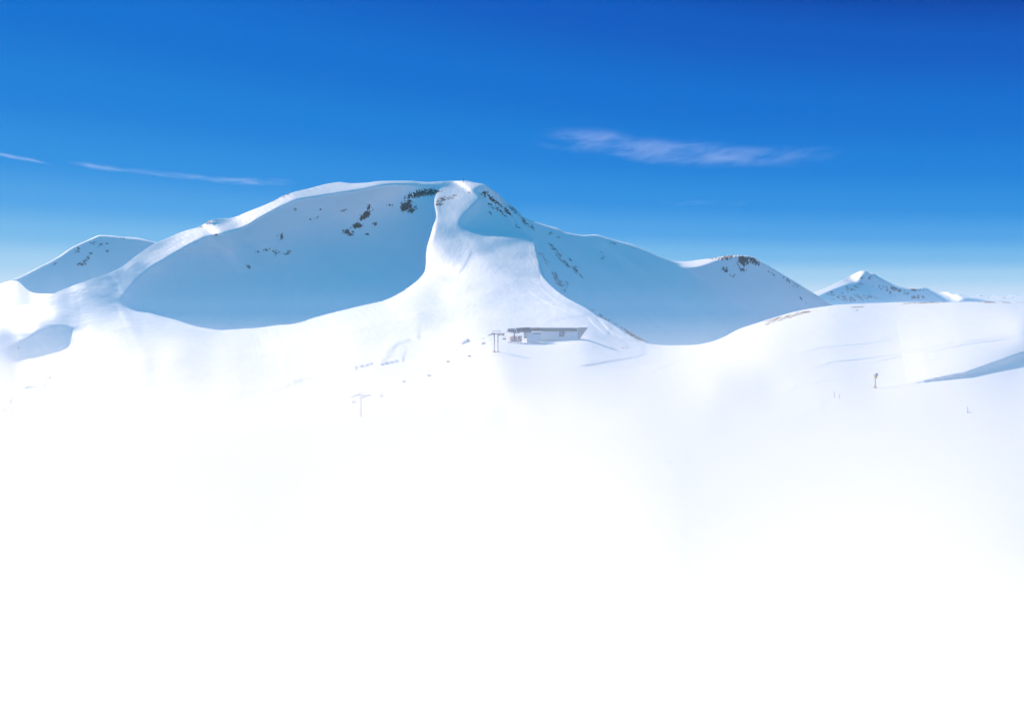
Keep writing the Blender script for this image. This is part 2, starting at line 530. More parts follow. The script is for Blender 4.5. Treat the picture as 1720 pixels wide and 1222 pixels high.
# swells: (line, height as a share of distance, width)
SWELLS = [
    ([(893, 450), (850, 478), (790, 512), (700, 548), (640, 566)], 0.0050, 15),
    ([(800, 462), (760, 500), (690, 532), (600, 548)], 0.0040, 13),
    ([(868, 560), (820, 530), (842, 495), (870, 470)], -0.0035, 18),
    ([(420, 590), (500, 573), (600, 552), (690, 515)], 0.0035, 14),
    ([(330, 570), (420, 566), (500, 558)], -0.0020, 10),
    ([(140, 620), (230, 600), (330, 590), (420, 580)], 0.0030, 14),
    ([(700, 575), (770, 560), (830, 545)], 0.0030, 10),
    ([(560, 590), (640, 575), (700, 560)], -0.0030, 9),
    ([(880, 412), (840, 418), (800, 430), (770, 446)], -0.0022, 9),
    ([(900, 395), (860, 400), (810, 402)], 0.0020, 7),
    ([(150, 500), (110, 525), (60, 545), (10, 560)], 0.0020, 12),
]
def ripples(px, py):
    d = np.zeros(np.shape(px))
    for line, A, wu, w0, w1 in BANKS:
        x0 = min(p[0] for p in line) - 60; x1 = max(p[0] for p in line) + 60
        y0 = min(p[1] for p in line) - 60; y1 = max(p[1] for p in line) + 60
        m = (px > x0) & (px < x1) & (py > y0) & (py < y1)
        if not m.any():
            continue
        ds, sg, fr = poly_dist(px[m], py[m], line)
        wd = w0 + (w1 - w0) * fr
        rag = 1 + 0.12 * noise2(px[m] / 9, py[m] / 9, 61)
        v = np.where(sg < 0, np.exp(-(ds / wu) ** 2), 1 - smooth01(0, 1, ds / (wd * rag)))
        fa = 0.25 if A > 0.05 or A < 0.03 else 0.42
        d[m] -= A * v * smooth01(0, fa, fr) * smooth01(0, 0.12 if wu < 40 else 0.4, 1 - fr)
    for line, A, w in SWELLS:
        ds, sg, fr = poly_dist(px, py, line)
        d -= 1.6 * A * np.exp(-(ds / w) ** 2) * smooth01(0, 0.2, fr) * smooth01(0, 0.2, 1 - fr)
    # churned snow beside the pistes
    rough = blobs(px, py, [(760, 578, 14, 4, -20, 1), (782, 575, 14, 4, -12, 1), (886, 547, 14, 4, -12, 1), (905, 543, 10, 3, -25, 0.7), (732, 569, 10, 2.5, -10, 1), (748, 566, 6, 2, 0, 1),
                           (1400, 660, 40, 8, -18, 0.06), (1010, 600, 50, 10, -12, 0.15), (897, 430, 9, 34, 8, 0.55)])
    d -= 0.006 * rough * np.abs(fbm(px / 5.0, py / 2.6, 71, 2))
    return d

def mesh_rows(n_top, n_mid, n_bot, y_mid, y_end, skyv):
    """rows from the skyline down: fine near the crest, coarser towards the foreground"""
    t = np.r_[np.linspace(0, 1, n_mid) ** 1.25]
    up = skyv[None, :] + (y_mid - skyv)[None, :] * t[:, None]
    lo = y_mid + (y_end - y_mid) * np.linspace(0, 1, n_bot + 1)[1:, None] * np.ones_like(skyv)[None, :]
    return np.vstack([up, lo])
cols = np.unique(np.r_[np.arange(-200, 0, 4.0), np.arange(0, 1720, 2.0), np.arange(1720, 1901, 4.0), np.arange(882, 912, 1.0)])
skyv = G_sky(cols)
RY = mesh_rows(0, 200, 80, 660.0, 1290.0, skyv)
RX = np.repeat(cols[None, :], len(RY), 0)
FINE = [(195, 500, 75, 45, -25, 1.3), (750, 430, 55, 60, -40, 1.2), (100, 530, 110, 26, -20, 0.9), (745, 350, 20, 45, 0, 0.7), (420, 378, 60, 12, -25, 0.6), (880, 425, 50, 30, 0, 0.7), (700, 490, 70, 20, -20, 0.6), (830, 470, 60, 50, 0, 0.35), (600, 318, 120, 9, 0, 0.5)]
def valley_ground(px, py):
    D = G_depth(px, py) * np.exp(ripples(px, py))
    x, y, z = pos(px, py, D)
    amp = 0.9 * smooth01(120, 900, D) + 0.12
    fine = 0.08 + blobs(px, py, FINE)
    return x, y, z + relief(x, y, amp, fine) * (0.25 + 0.75 * smooth01(0, 14, py - G_sky(px)))
GX, GY_, GZ = valley_ground(RX, RY)
def at(px, py):
    """the point of the snow surface seen at a photograph pixel"""
    x, y, z = valley_ground(np.array([[float(px)]]), np.array([[float(py)]]))
    return Vector((float(x[0, 0]), float(y[0, 0]), float(z[0, 0])))
# ski piste, banks and tracks are added to the height here
rock_G = blobs(RX, RY, [
    (705, 325, 30, 8, -15, 0.74), (722, 324, 22, 6, -8, 0.79), (683, 345, 16, 10, -40, 0.79), (692, 352, 12, 7, -40, 0.74), (655, 345, 10, 4, 10, 0.5),
    (620, 348, 7, 6, -60, 0.72), (614, 362, 16, 7, -40, 0.72), (600, 379, 13, 6, -20, 0.70), (585, 390, 12, 6, 15, 0.74), (630, 377, 7, 6, -40, 0.58),
    (577, 354, 8, 5, 0, 0.57), (617, 393, 6, 4, 0, 0.54), (527, 366, 10, 3, -20, 0.52), (496, 352, 5, 3, 0, 0.5), (538, 351, 4, 3, 0, 0.5),
    (473, 399, 9, 7, 40, 0.52), (448, 419, 10, 4, -8, 0.58), (464, 423, 10, 7, 20, 0.58), (483, 424, 8, 5, -20, 0.57), (433, 424, 7, 3, 0, 0.52),
    (417, 449, 9, 4, 25, 0.52), (362, 432, 4, 3, 0, 0.5),
    (742, 336, 14, 6, -15, 0.62), (758, 332, 16, 5, -18, 0.54), (738, 344, 9, 4, 0, 0.64), (780, 316, 5, 3, 0, 0.5), (788, 324, 4, 4, 0, 0.55),
    (352, 373, 12, 4, -28, 0.56), (337, 381, 9, 2.5, 0, 0.54), (480, 328, 14, 3, -25, 0.56), (460, 337, 10, 2.5, -25, 0.54), (510, 318, 16, 2.0, -12, 0.5), (362, 396, 6, 2, 0, 0.55),
    (815, 325, 10, 8, 45, 0.60), (826, 334, 14, 5, 48, 0.66), (838, 343, 18, 4, 45, 0.60), (850, 352, 18, 5, 42, 0.62), (866, 364, 18, 5, 46, 0.62), (876, 372, 14, 4, 50, 0.62),
    (824, 345, 8, 5, 30, 0.54), (838, 352, 14, 4, 40, 0.57), (848, 362, 10, 3, 35, 0.60), (823, 358, 8, 3, 30, 0.54), (870, 381, 8, 3, 40, 0.54), (850, 326, 10, 3, 45, 0.52),
    (1310, 535, 34, 4, -14, 0.64), (1345, 526, 40, 3, -12, 0.64), (1295, 541, 16, 2, -18, 0.64), (1440, 516, 18, 1.5, -3, 0.60), (1560, 508.5, 60, 1.5, -2, 0.62), (1680, 507.5, 60, 1.5, 0, 0.55), (1440, 521, 10, 1.2, 0, 0.48)])
sk = np.stack([GX[0], GY_[0], GZ[0]])
bx = []
for k, (dy, dz) in enumerate([(0.35, -0.55), (0.12, -0.13), (0.03, -0.022)]):
    bx.append((sk[0] * (1 + dy), sk[1] * (1 + dy), sk[2] + dz * sk[1] - 2))
AX = np.vstack([[b[0] for b in bx], GX]); AY = np.vstack([[b[1] for b in bx], GY_]); AZ = np.vstack([[b[2] for b in bx], GZ])
M_snow = snow_mat('snow', rock=0.19, near=True)
attr = np.vstack([np.zeros((3, len(cols))), rock_G])
sheet('snow_mountain', AX, AY, AZ, M_snow, {'rock': attr, 'grass': smooth01(1150, 1250, np.vstack([RX[:3], RX])), 'crust': 0.08 + 0.37 * smooth01(300, 800, AY)})

# ------------------------------------------------------------------ the mountains behind
def layer(name, sky, pts, y_end, x0, x1, step, nrow, mat, amp, rocks=(), back=((0.30, -0.45), (0.10, -0.12), (0.025, -0.02)), shade=None, rise=0.0, hollow=0.0, lit=0.0004, behind=False, crest=None, crest_Y=None, use=None):
    f = curve(sky)
    a = np.array(pts, float)
    tps = TPS(a[:, :2], np.log(a[:, 2] * tdist(a[:, 0], a[:, 1])))
    if shade:
        fld = Field(tps, x0 - 12, x1 + 12, min(p[1] for p in sky) - 16, y_end + 12, shade,
                    lambda x, y: smooth01(-4, 0, y - f(x)), target_shade=rise, lit=lit, hollow=hollow, w_lit=0.3, cap=0.0006)
    c = np.arange(x0, x1 + 0.1, step)
    sv = f(c)
    t = np.linspace(0, 1, nrow) ** 1.2
    ry = sv[None, :] + (np.maximum(y_end - sv, 4))[None, :] * t[:, None]
    rx = np.repeat(c[None, :], nrow, 0)
    Dp = fld.depth(rx, ry) if shade else np.exp(tps(rx, ry)) / tdist(rx, ry)
    t0 = tdist(rx, ry); ux, uy = (rx - SPX) / t0, (ry - SPY) / t0
    def march(fc, sign, lo):
        """distance back towards the sun at which the crest line is crossed"""
        tc = np.full(rx.shape, np.nan); prev = None
        for st in np.arange(lo, 700, 3.0):
            h = sign * ((ry - st * uy) - fc(rx - st * ux))
            if prev is not None:
                hit = np.isnan(tc) & (h <= 0) & (prev > 0)
                tc = np.where(hit, st - 3.0 * h / (h - prev), tc)
            prev = h
        return tc
    def soften(a, n):
        for k in range(n):
            c_ = a.copy(); c_[:, 1:-1] = (a[:, 2:] + 2 * a[:, 1:-1] + a[:, :-2]) / 4; a = c_
        return a
    if crest:
        fc, fy = curve(crest), curve(crest_Y)
        tc = march(fc, 1, -90)
        tc = np.where(np.isnan(tc), 0.0, tc)
        qc = np.log(fy(rx - tc * ux) * (t0 - tc)) + np.where(tc > 0, rise, lit) * tc * np.where(tc > 0, 1, -1)
        qc = soften(qc, 3)
        if behind:       # the flank that falls from the near spur into the bowl
            tf = march(G_sky, -1, 0)
            ok = ~np.isnan(tf)
            tf = np.where(ok, tf, 0)
            xs = rx - tf * ux
            ok &= (xs > 886) & (xs < 1085)
            xs = np.clip(xs, 893, 1085)
            qs = np.log(G_depth(xs, G_sky(xs) + 1) * (t0 - tf)) + 0.004 + 0.0013 * tf
            inner = (rx < 1100) & (ry > G_sky(rx))
            xi = np.clip(rx, 893, 1085)
            qs = np.where(inner, np.log(G_depth(xi, G_sky(xi) + 1) * tdist(xi, G_sky(xi))) + 0.01 + 0.0016 * (ry - G_sky(xi)), qs)
            qs = np.where(ok | inner, qs, 99)
            k_ = 0.008
            h = np.clip(0.5 + 0.5 * (qc - qs) / k_, 0, 1)
            qc = np.where(qs > 50, qc, qc * (1 - h) + qs * h - k_ * h * (1 - h))
            qc = soften(qc, 2)
        Dp = np.exp(qc) / t0
    if behind:
        Dp = np.maximum(Dp, G_depth(rx, np.maximum(ry, sv[None, :])) * (1.0012 + 0.02 * smooth01(0, 14, ry - G_sky(rx))) * smooth01(915, 895, rx))
    X, Y, Z = pos(rx, ry, Dp)
    Z = Z + relief(X, Y, amp) * smooth01(0, 25, ry - sv[None, :])
    bx = [(X[0] * (1 + dy), Y[0] * (1 + dy), Z[0] + dz * Y[0]) for dy, dz in back]
    n = len(bx)
    rk = np.vstack([np.zeros((n, len(c))), blobs(rx, ry, rocks)])
    return sheet(name, np.vstack([[b[0] for b in bx], X]), np.vstack([[b[1] for b in bx], Y]), np.vstack([[b[2] for b in bx], Z]), mat, {'rock': rk})

layer('snow_ridge',
      [(800, 312), (812, 309.5), (825, 318), (850, 337), (868, 352), (884, 366), (900, 373), (920, 379), (935, 383), (950, 390), (965, 393), (980, 395),
       (1000, 394), (1015, 398), (1040, 405), (1060, 410), (1080, 418), (1110, 431), (1135, 439), (1150, 439), (1175, 436), (1205, 432), (1232, 428.5), (1250, 429),
       (1262, 431), (1280, 440), (1300, 452), (1320, 464), (1340, 476), (1370, 494), (1395, 509), (1440, 536), (1480, 560)],
      [(800, 312, 1925), (850, 337, 1890), (884, 366, 1865), (920, 379, 1880), (980, 395, 1950), (1080, 418, 2020), (1135, 439, 1990), (1200, 432, 1930), (1250, 429, 1880),
       (1300, 452, 1800), (1340, 476, 1720), (1395, 509, 1600), (1480, 560, 1450),
       (885, 404, 1750), (905, 415, 1690), (905, 440, 1590), (915, 465, 1470), (940, 488, 1330), (990, 519, 1180),
       (930, 420, 1690), (955, 450, 1600), (975, 475, 1500), (1000, 500, 1400),
       (960, 425, 1860), (1000, 460, 1760), (1040, 500, 1640), (1080, 450, 1930), (1100, 500, 1780), (1150, 480, 1850), (1140, 560, 1620), (1200, 480, 1800), (1250, 480, 1760), (1200, 540, 1650),
       (1300, 490, 1690), (1340, 505, 1620), (1000, 600, 1350), (1150, 640, 1480), (1300, 600, 1480), (1450, 640, 1350)],
      640, 800, 1480, 3.0, 110, snow_mat('snow_ridge_snow', rock=0.17), 0.6, behind=True, rise=0.0002, hollow=0.0,
      lit=0.0007,
      crest=[(780, 300), (884, 368), (920, 381), (950, 391.5), (980, 396.5), (1000, 396), (1015, 400), (1040, 407), (1080, 420), (1110, 433), (1135, 442), (1146, 449.5), (1165, 449), (1185, 444),
             (1200, 438.5), (1225, 433), (1240, 430.5), (1250, 430.5), (1262, 432), (1300, 453), (1340, 477), (1395, 510), (1500, 566)],
      crest_Y=[(780, 1930), (884, 1870), (920, 1885), (980, 1950), (1040, 1990), (1080, 2000), (1135, 1985), (1200, 1930), (1250, 1885), (1300, 1832), (1340, 1788), (1395, 1730), (1500, 1640)],
      rocks=[(833, 325, 10, 6, 45, 0.58), (862, 352, 14, 4, 42, 0.62), (880, 371, 16, 4, 48, 0.62), (893, 380, 10, 4, 50, 0.58),
             (925, 392, 6, 4, 0, 0.56), (938, 398, 5, 3, 0, 0.5),
             (928, 415, 14, 4, 45, 0.58), (938, 428, 9, 5, 40, 0.58), (950, 442, 18, 4, 40, 0.60), (966, 452, 10, 6, 55, 0.62), (958, 436, 9, 3, 40, 0.52), (976, 463, 10, 3, 40, 0.56),
             (910, 428, 12, 5, 45, 0.50), (918, 440, 12, 4, 45, 0.50), (932, 462, 10, 6, 60, 0.58), (938, 474, 16, 8, 50, 0.52), (950, 478, 8, 8, 0, 0.52), (948, 488, 8, 4, 20, 0.50),
             (1013, 433, 4, 6, 70, 0.52), (1012, 424, 4, 3, 0, 0.5), (1030, 408, 10, 2.5, 25, 0.52), (1060, 415, 12, 2.5, 20, 0.5),
             (1250, 438, 16, 10, 10, 0.85), (1264, 438, 16, 8, 25, 0.72), (1222, 433, 18, 5, -8, 0.72), (1200, 433, 16, 2.5, -5, 0.50), (1218, 453, 9, 6, 20, 0.68), (1229, 462, 9, 5, 15, 0.66),
             (1245, 452, 14, 5, 30, 0.48), (1296, 459, 9, 3, 30, 0.54), (1322, 470, 10, 3, 40, 0.60), (1335, 480, 12, 4, 40, 0.56), (1206, 552, 3, 2, 30, 0.56), (1345, 500, 16, 2, 40, 0.46)])

layer('snow_peak',
      [(-260, 545), (-120, 513), (0, 476), (30, 466), (60, 451), (95, 433), (120, 416), (150, 402), (160, 397.5), (168, 395), (185, 395.5), (205, 398), (228, 399), (245, 402.5), (256, 405.5), (290, 412), (340, 430)],
      [(-260, 545, 1500), (-120, 513, 1750), (0, 476, 2000), (60, 451, 2120), (120, 416, 2250), (165, 396, 2350), (230, 399, 2350), (256, 406, 2320), (340, 430, 2200),
       (28, 471, 1985), (45, 488, 1860), (90, 493, 1830), (80, 475, 2060), (140, 460, 2150), (200, 440, 2240), (120, 480, 2000), (180, 470, 2080), (160, 430, 2240),
       (0, 488, 1850), (30, 495, 1760), (0, 505, 1600), (60, 505, 1650), (-60, 510, 1640), (0, 540, 1300), (150, 540, 1300), (300, 560, 1300), (-200, 600, 1000), (0, 600, 1000)],
      600, -260, 340, 3.0, 90, snow_mat('snow_peak_snow', rock=0.14), 0.7, rise=0.00012,
      crest=[(-300, 557), (-260, 546), (0, 479), (30, 469), (62, 453), (97, 435), (122, 418), (152, 404), (168, 397), (205, 400), (240, 404), (256, 407.5), (300, 423), (340, 440)],
      crest_Y=[(-300, 1450), (-260, 1500), (0, 1990), (62, 2120), (122, 2260), (168, 2350), (205, 2355), (256, 2340), (340, 2300)],
      rocks=[(130, 420, 8, 5, -40, 0.60), (138, 442, 12, 6, -30, 0.64), (147, 434, 6, 5, -50, 0.6), (160, 409, 12, 4, 10, 0.54), (168, 412, 7, 3, -40, 0.54), (180, 422, 5, 3, 0, 0.58),
             (180, 409, 12, 2, 5, 0.5), (152, 425, 5, 3, 0, 0.55), (90, 443, 10, 4, -10, 0.5), (205, 400, 20, 2, 5, 0.46)])

layer('snow_saddle',
      [(-300, 552), (-150, 518), (0, 477.5), (18, 472), (27, 471.5), (34, 475), (42, 483), (50, 489), (62, 492.5), (95, 493.5), (140, 496), (200, 502), (260, 512)],
      [(-300, 552, 1100), (-150, 518, 1400), (0, 478, 1660), (27, 472, 1690), (50, 489, 1600), (95, 493.5, 1560), (200, 502, 1480), (260, 512, 1450), (0, 497, 1430), (40, 500, 1440), (90, 504, 1400), (0, 515, 1330), (60, 517, 1340),
       (140, 520, 1330), (-150, 550, 1250), (0, 560, 1240), (100, 560, 1260), (260, 560, 1280)],
      526, -300, 130, 3.0, 50, snow_mat('snow_saddle_snow'), 0.8)

D_sky = [(1300, 520), (1340, 503), (1360, 494), (1372, 489), (1390, 482), (1402, 476), (1420, 468), (1436, 459), (1447, 454.5), (1452, 454), (1460, 458), (1466, 458.5), (1472, 462), (1480, 467),
         (1492, 473), (1505, 479), (1515, 481), (1528, 484), (1540, 483.5), (1552, 483), (1565, 487), (1580, 490), (1590, 490), (1600, 494), (1610, 493), (1622, 497), (1640, 500), (1660, 504), (1700, 510), (1780, 520)]
layer('far_peak', D_sky,
      [(1300, 520, 4400), (1372, 489, 5000), (1402, 476, 5150), (1447, 454.5, 5400), (1480, 467, 5300), (1515, 481, 5250), (1560, 485, 5300), (1590, 490, 5350), (1640, 500, 5300), (1780, 520, 5000),
       (1372, 494, 4860), (1410, 478, 5010), (1440, 464, 5270), (1455, 490, 5100), (1400, 497, 4780), (1500, 500, 4950), (1560, 505, 4950), (1420, 490, 4960), (1470, 480, 5220), (1585, 500, 5150), (1600, 500, 5100), (1620, 505, 5050),
       (1300, 540, 4200), (1450, 540, 4400), (1600, 540, 4400), (1780, 540, 4400)],
      540, 1300, 1780, 2.0, 60, snow_mat('far_peak_snow', rock=0.03), 2.0, rise=0.0001, lit=0.0014,
      crest=[(1290, 508), (1368, 500), (1376, 496), (1400, 485.5), (1420, 478), (1430, 475), (1436, 476), (1442, 470), (1448, 459), (1453, 455.5), (1460, 459.5), (1472, 463.5), (1480, 468.5), (1492, 474.5), (1505, 480.5), (1528, 485.5),
             (1552, 484.5), (1565, 488), (1580, 491), (1588, 500), (1596, 507), (1608, 507), (1618, 500), (1640, 502), (1660, 506), (1780, 521)],
      crest_Y=[(1290, 4700), (1376, 4980), (1420, 5170), (1450, 5380), (1480, 5330), (1515, 5270), (1560, 5230), (1590, 5190), (1620, 5200), (1660, 5150), (1780, 5000)],
      rocks=[(1455, 466, 12, 7, 10, 0.52), (1480, 480, 26, 8, 20, 0.50), (1505, 486, 26, 7, 10, 0.52), (1535, 487, 22, 4, 0, 0.53), (1430, 484, 24, 7, -20, 0.50), (1400, 490, 14, 4, -20, 0.52),
             (1410, 500, 26, 8, 0, 0.49), (1450, 500, 40, 9, 0, 0.48), (1510, 492, 30, 8, 0, 0.49), (1428, 465, 10, 1.5, -30, 0.52), (1540, 498, 20, 6, 0, 0.45)])

rs = np.random.RandomState(5)
E_sky = [(1540, 503)]
x = 1552
while x < 2050:
    E_sky.append((x, 496.5 + 5.0 * noise2(np.array([x / 23.0]), np.array([0.3]), 5)[0] + 2.0 * noise2(np.array([x / 7.0]), np.array([4.3]), 6)[0] - 1.5 * math.exp(-((x - 1700) / 25.0) ** 2)))
    x += 4
layer('distant_range', E_sky, [(1540, 503, 15000), (1640, 497, 15200), (1720, 496, 15000), (2050, 498, 15000), (1540, 512, 14000), (1720, 512, 13900), (2050, 512, 14000), (1640, 505, 14600), (1720, 505, 14400)],
      516, 1540, 2048, 2.0, 24, snow_mat('distant_range_snow', rock=0.006), 16.0, rocks=[(1640, 499, 50, 3, 0, 0.47), (1700, 500, 40, 3, 0, 0.46)])

# the same slopes carried on beside and behind the camera, outside the photograph
xs_ = np.concatenate([np.arange(-1500, -200, 40.0), np.arange(-200, 200, 4.0), np.arange(200, 1501, 40.0)])
ys_ = np.concatenate([np.arange(-600, -40, 40.0), np.arange(-40, 200, 4.0), np.arange(200, 1300, 20.0)])
SX, SY = np.meshgrid(xs_, ys_)
def edge_height(px):
    py = np.array([505, 515, 540, 570, 600, 640, 680, 700, 735, 761, 800, 854, 948, 1011, 1086, 1222, 1290.0])
    d = G_depth(np.full_like(py, px), py)
    o = np.argsort(d)
    yy, zz = d[o], ((HY - py) / F * d)[o]
    return np.r_[-600, -150, 0, yy, yy[-1] * 1.25, yy[-1] * 2.2], np.r_[-14, -6, zz[0] + 0.6, zz, zz[-1] - 40, zz[-1] - 150]
el_, er_ = edge_height(-196.0), edge_height(1896.0)
mixx = smooth01(-1, 1, SX / (np.maximum(SY, 4) * 0.75 + 8))
SZ = np.interp(SY, *el_) * (1 - mixx) + np.interp(SY, *er_) * mixx
uu = np.where(SY > 3, SX / np.maximum(SY, 3) * F + CX, 9999)
dd = np.minimum((1896 - CX) / F * SY - SX, SX - (-196 - CX) / F * SY)      # metres inside the edges of the main sheet
sink = np.where(SY > 8, 0.45 * np.clip(dd - 0.5, 0, 6) + 45 * smooth01(5, 45, dd), 0)
SZ = SZ + 0.40 - sink + 0.05 * noise2(SX / 30, SY / 30, 9)
sheet('snow_slope', SX, SY, SZ, M_snow, {'rock': np.zeros_like(SX), 'grass': np.zeros_like(SX), 'crust': np.full_like(SX, 0.08)})

# one wide snowfield under and beyond everything
gpl = bpy.data.meshes.new('ground')
bm = bmesh.new()
bmesh.ops.create_grid(bm, x_segments=40, y_segments=40, size=60000)
bm.to_mesh(gpl); bm.free()
gpl.materials.append(snow_mat('ground_snow', nscale=0.01))
go = bpy.data.objects.new('ground', gpl)
go.location = (0, 0, -160)
go['kind'] = 'structure'
COL.objects.link(go)

# ------------------------------------------------------------------ things
def tag(o, label, cat, group=None):
    o['label'] = label
    o['category'] = cat
    if group:
        o['group'] = group
    return o
def thing(name, loc, label, cat, rz=0.0, group=None):
    o = bpy.data.objects.new(name, None)
    o.empty_display_size = 0.5
    COL.objects.link(o)
    o.location = loc
    o.rotation_euler = (0, 0, rz)
    return tag(o, label, cat, group)
def part(name, bm, mat, parent=None, smooth=False):
    me = bpy.data.meshes.new(name)
    bmesh.ops.recalc_face_normals(bm, faces=bm.faces)
    bm.to_mesh(me); bm.free()
    if smooth:
        me.polygons.foreach_set('use_smooth', [True] * len(me.polygons))
    me.materials.append(mat)
    o = bpy.data.objects.new(name, me)
    COL.objects.link(o)
    if parent:
        o.parent = parent
    return o
def copy_tree(o, parent=None):
    c = o.copy()
    COL.objects.link(c)
    if parent:
        c.parent = parent
    for ch in [x for x in o.children]:
        copy_tree(ch, c)
    return c
def box(bm, cx, cy, cz, sx, sy, sz, rot=None, bev=0.0):
    r = bmesh.ops.create_cube(bm, size=1)
    vs_ = r['verts']
    bmesh.ops.scale(bm, vec=(sx, sy, sz), verts=vs_)
    if bev:
        es = list({e for v in vs_ for e in v.link_edges})
        rb = bmesh.ops.bevel(bm, geom=es, offset=bev, segments=2, affect='EDGES')
        vs_ = list({v for f in rb['faces'] for v in f.verts} | {v for v in vs_ if v.is_valid})
    if rot:
        bmesh.ops.rotate(bm, cent=(0, 0, 0), matrix=rot, verts=vs_)
    bmesh.ops.translate(bm, vec=(cx, cy, cz), verts=vs_)
def tube(bm, pts, rad, n=8):
    """a bent pipe through points, one radius or one per point"""
    pts = [Vector(p) for p in pts]
    rads = rad if isinstance(rad, (list, tuple)) else [rad] * len(pts)
    rings = []
    for i, p in enumerate(pts):
        d = (pts[min(i + 1, len(pts) - 1)] - pts[max(i - 1, 0)]).normalized()
        q = d.to_track_quat('Z', 'Y')
        rings.append([bm.verts.new(p + q @ Vector((math.cos(2 * math.pi * k / n) * rads[i], math.sin(2 * math.pi * k / n) * rads[i], 0))) for k in range(n)])
    for a, b in zip(rings, rings[1:]):
        for k in range(n):
            bm.faces.new((a[k], a[(k + 1) % n], b[(k + 1) % n], b[k]))
    bm.faces.new(rings[0][::-1]); bm.faces.new(rings[-1])
def prism(bm, outline, y0, y1):
    """outline in x,z drawn out along y"""
    a = [bm.verts.new((x, y0, z)) for x, z in outline]
    b = [bm.verts.new((x, y1, z)) for x, z in outline]
    n = len(a)
    bm.faces.new(a); bm.faces.new(b[::-1])
    for i in range(n):
        bm.faces.new((a[i], b[i], b[(i + 1) % n], a[(i + 1) % n]))
def disc(bm, c, axis, r, th, n=24):
    q = Vector(axis).to_track_quat('Z', 'Y')
    c = Vector(c)
    R0 = [bm.verts.new(c + q @ Vector((r * math.cos(2 * math.pi * k / n), r * math.sin(2 * math.pi * k / n), -th / 2))) for k in range(n)]
    R1 = [bm.verts.new(c + q @ Vector((r * math.cos(2 * math.pi * k / n), r * math.sin(2 * math.pi * k / n), th / 2))) for k in range(n)]
    bm.faces.new(R0[::-1]); bm.faces.new(R1)
    for k in range(n):
        bm.faces.new((R0[k], R0[(k + 1) % n], R1[(k + 1) % n], R1[k]))

M = dict(
    steel=flat_mat('galvanised_steel', (0.30, 0.30, 0.31), 0.5, 0.5),
    dark=flat_mat('dark_steel', (0.075, 0.08, 0.085), 0.55, 0.2),
    seat=flat_mat('dark_seat', (0.055, 0.05, 0.045), 0.7),
    red=flat_mat('red_paint', (0.55, 0.07, 0.05), 0.45),
    yellow=flat_mat('yellow_paint', (0.72, 0.48, 0.05), 0.45),
    white=flat_mat('white_paint', (0.78, 0.78, 0.78), 0.5, var=0.05),
    wall=flat_mat('pale_render', (0.82, 0.79, 0.80), 0.8, var=0.06, scale=0.6),
    hood=flat_mat('slate_hood', (0.035, 0.05, 0.085), 0.35),
    hoodw=flat_mat('white_hood', (0.62, 0.65, 0.72), 0.4),
    glass=flat_mat('green_glass', (0.13, 0.17, 0.165), 0.2),
    blueglass=flat_mat('blue_glass', (0.16, 0.33, 0.52), 0.15),
    wood=flat_mat('weathered_wood', (0.19, 0.145, 0.105), 0.85, var=0.35, scale=1.5),
    trunk=flat_mat('bark', (0.07, 0.05, 0.035), 0.9),
    pine=flat_mat('pine_needles', (0.050, 0.068, 0.042), 0.8, var=0.4, scale=1.2),
    orange=flat_mat('orange_paint', (0.62, 0.20, 0.06), 0.5),
    blue=flat_mat('blue_panel', (0.10, 0.25, 0.50), 0.4),
    roofsnow=snow_mat('roof_snow', nscale=1.0, bump=0.1),
)

# --- the chairlift
CROSS = Vector((0.81, -0.585, 0)).normalized()
LINE = Vector((0.585, 0.81, 0)).normalized()
RZ = math.atan2(CROSS.y, CROSS.x)

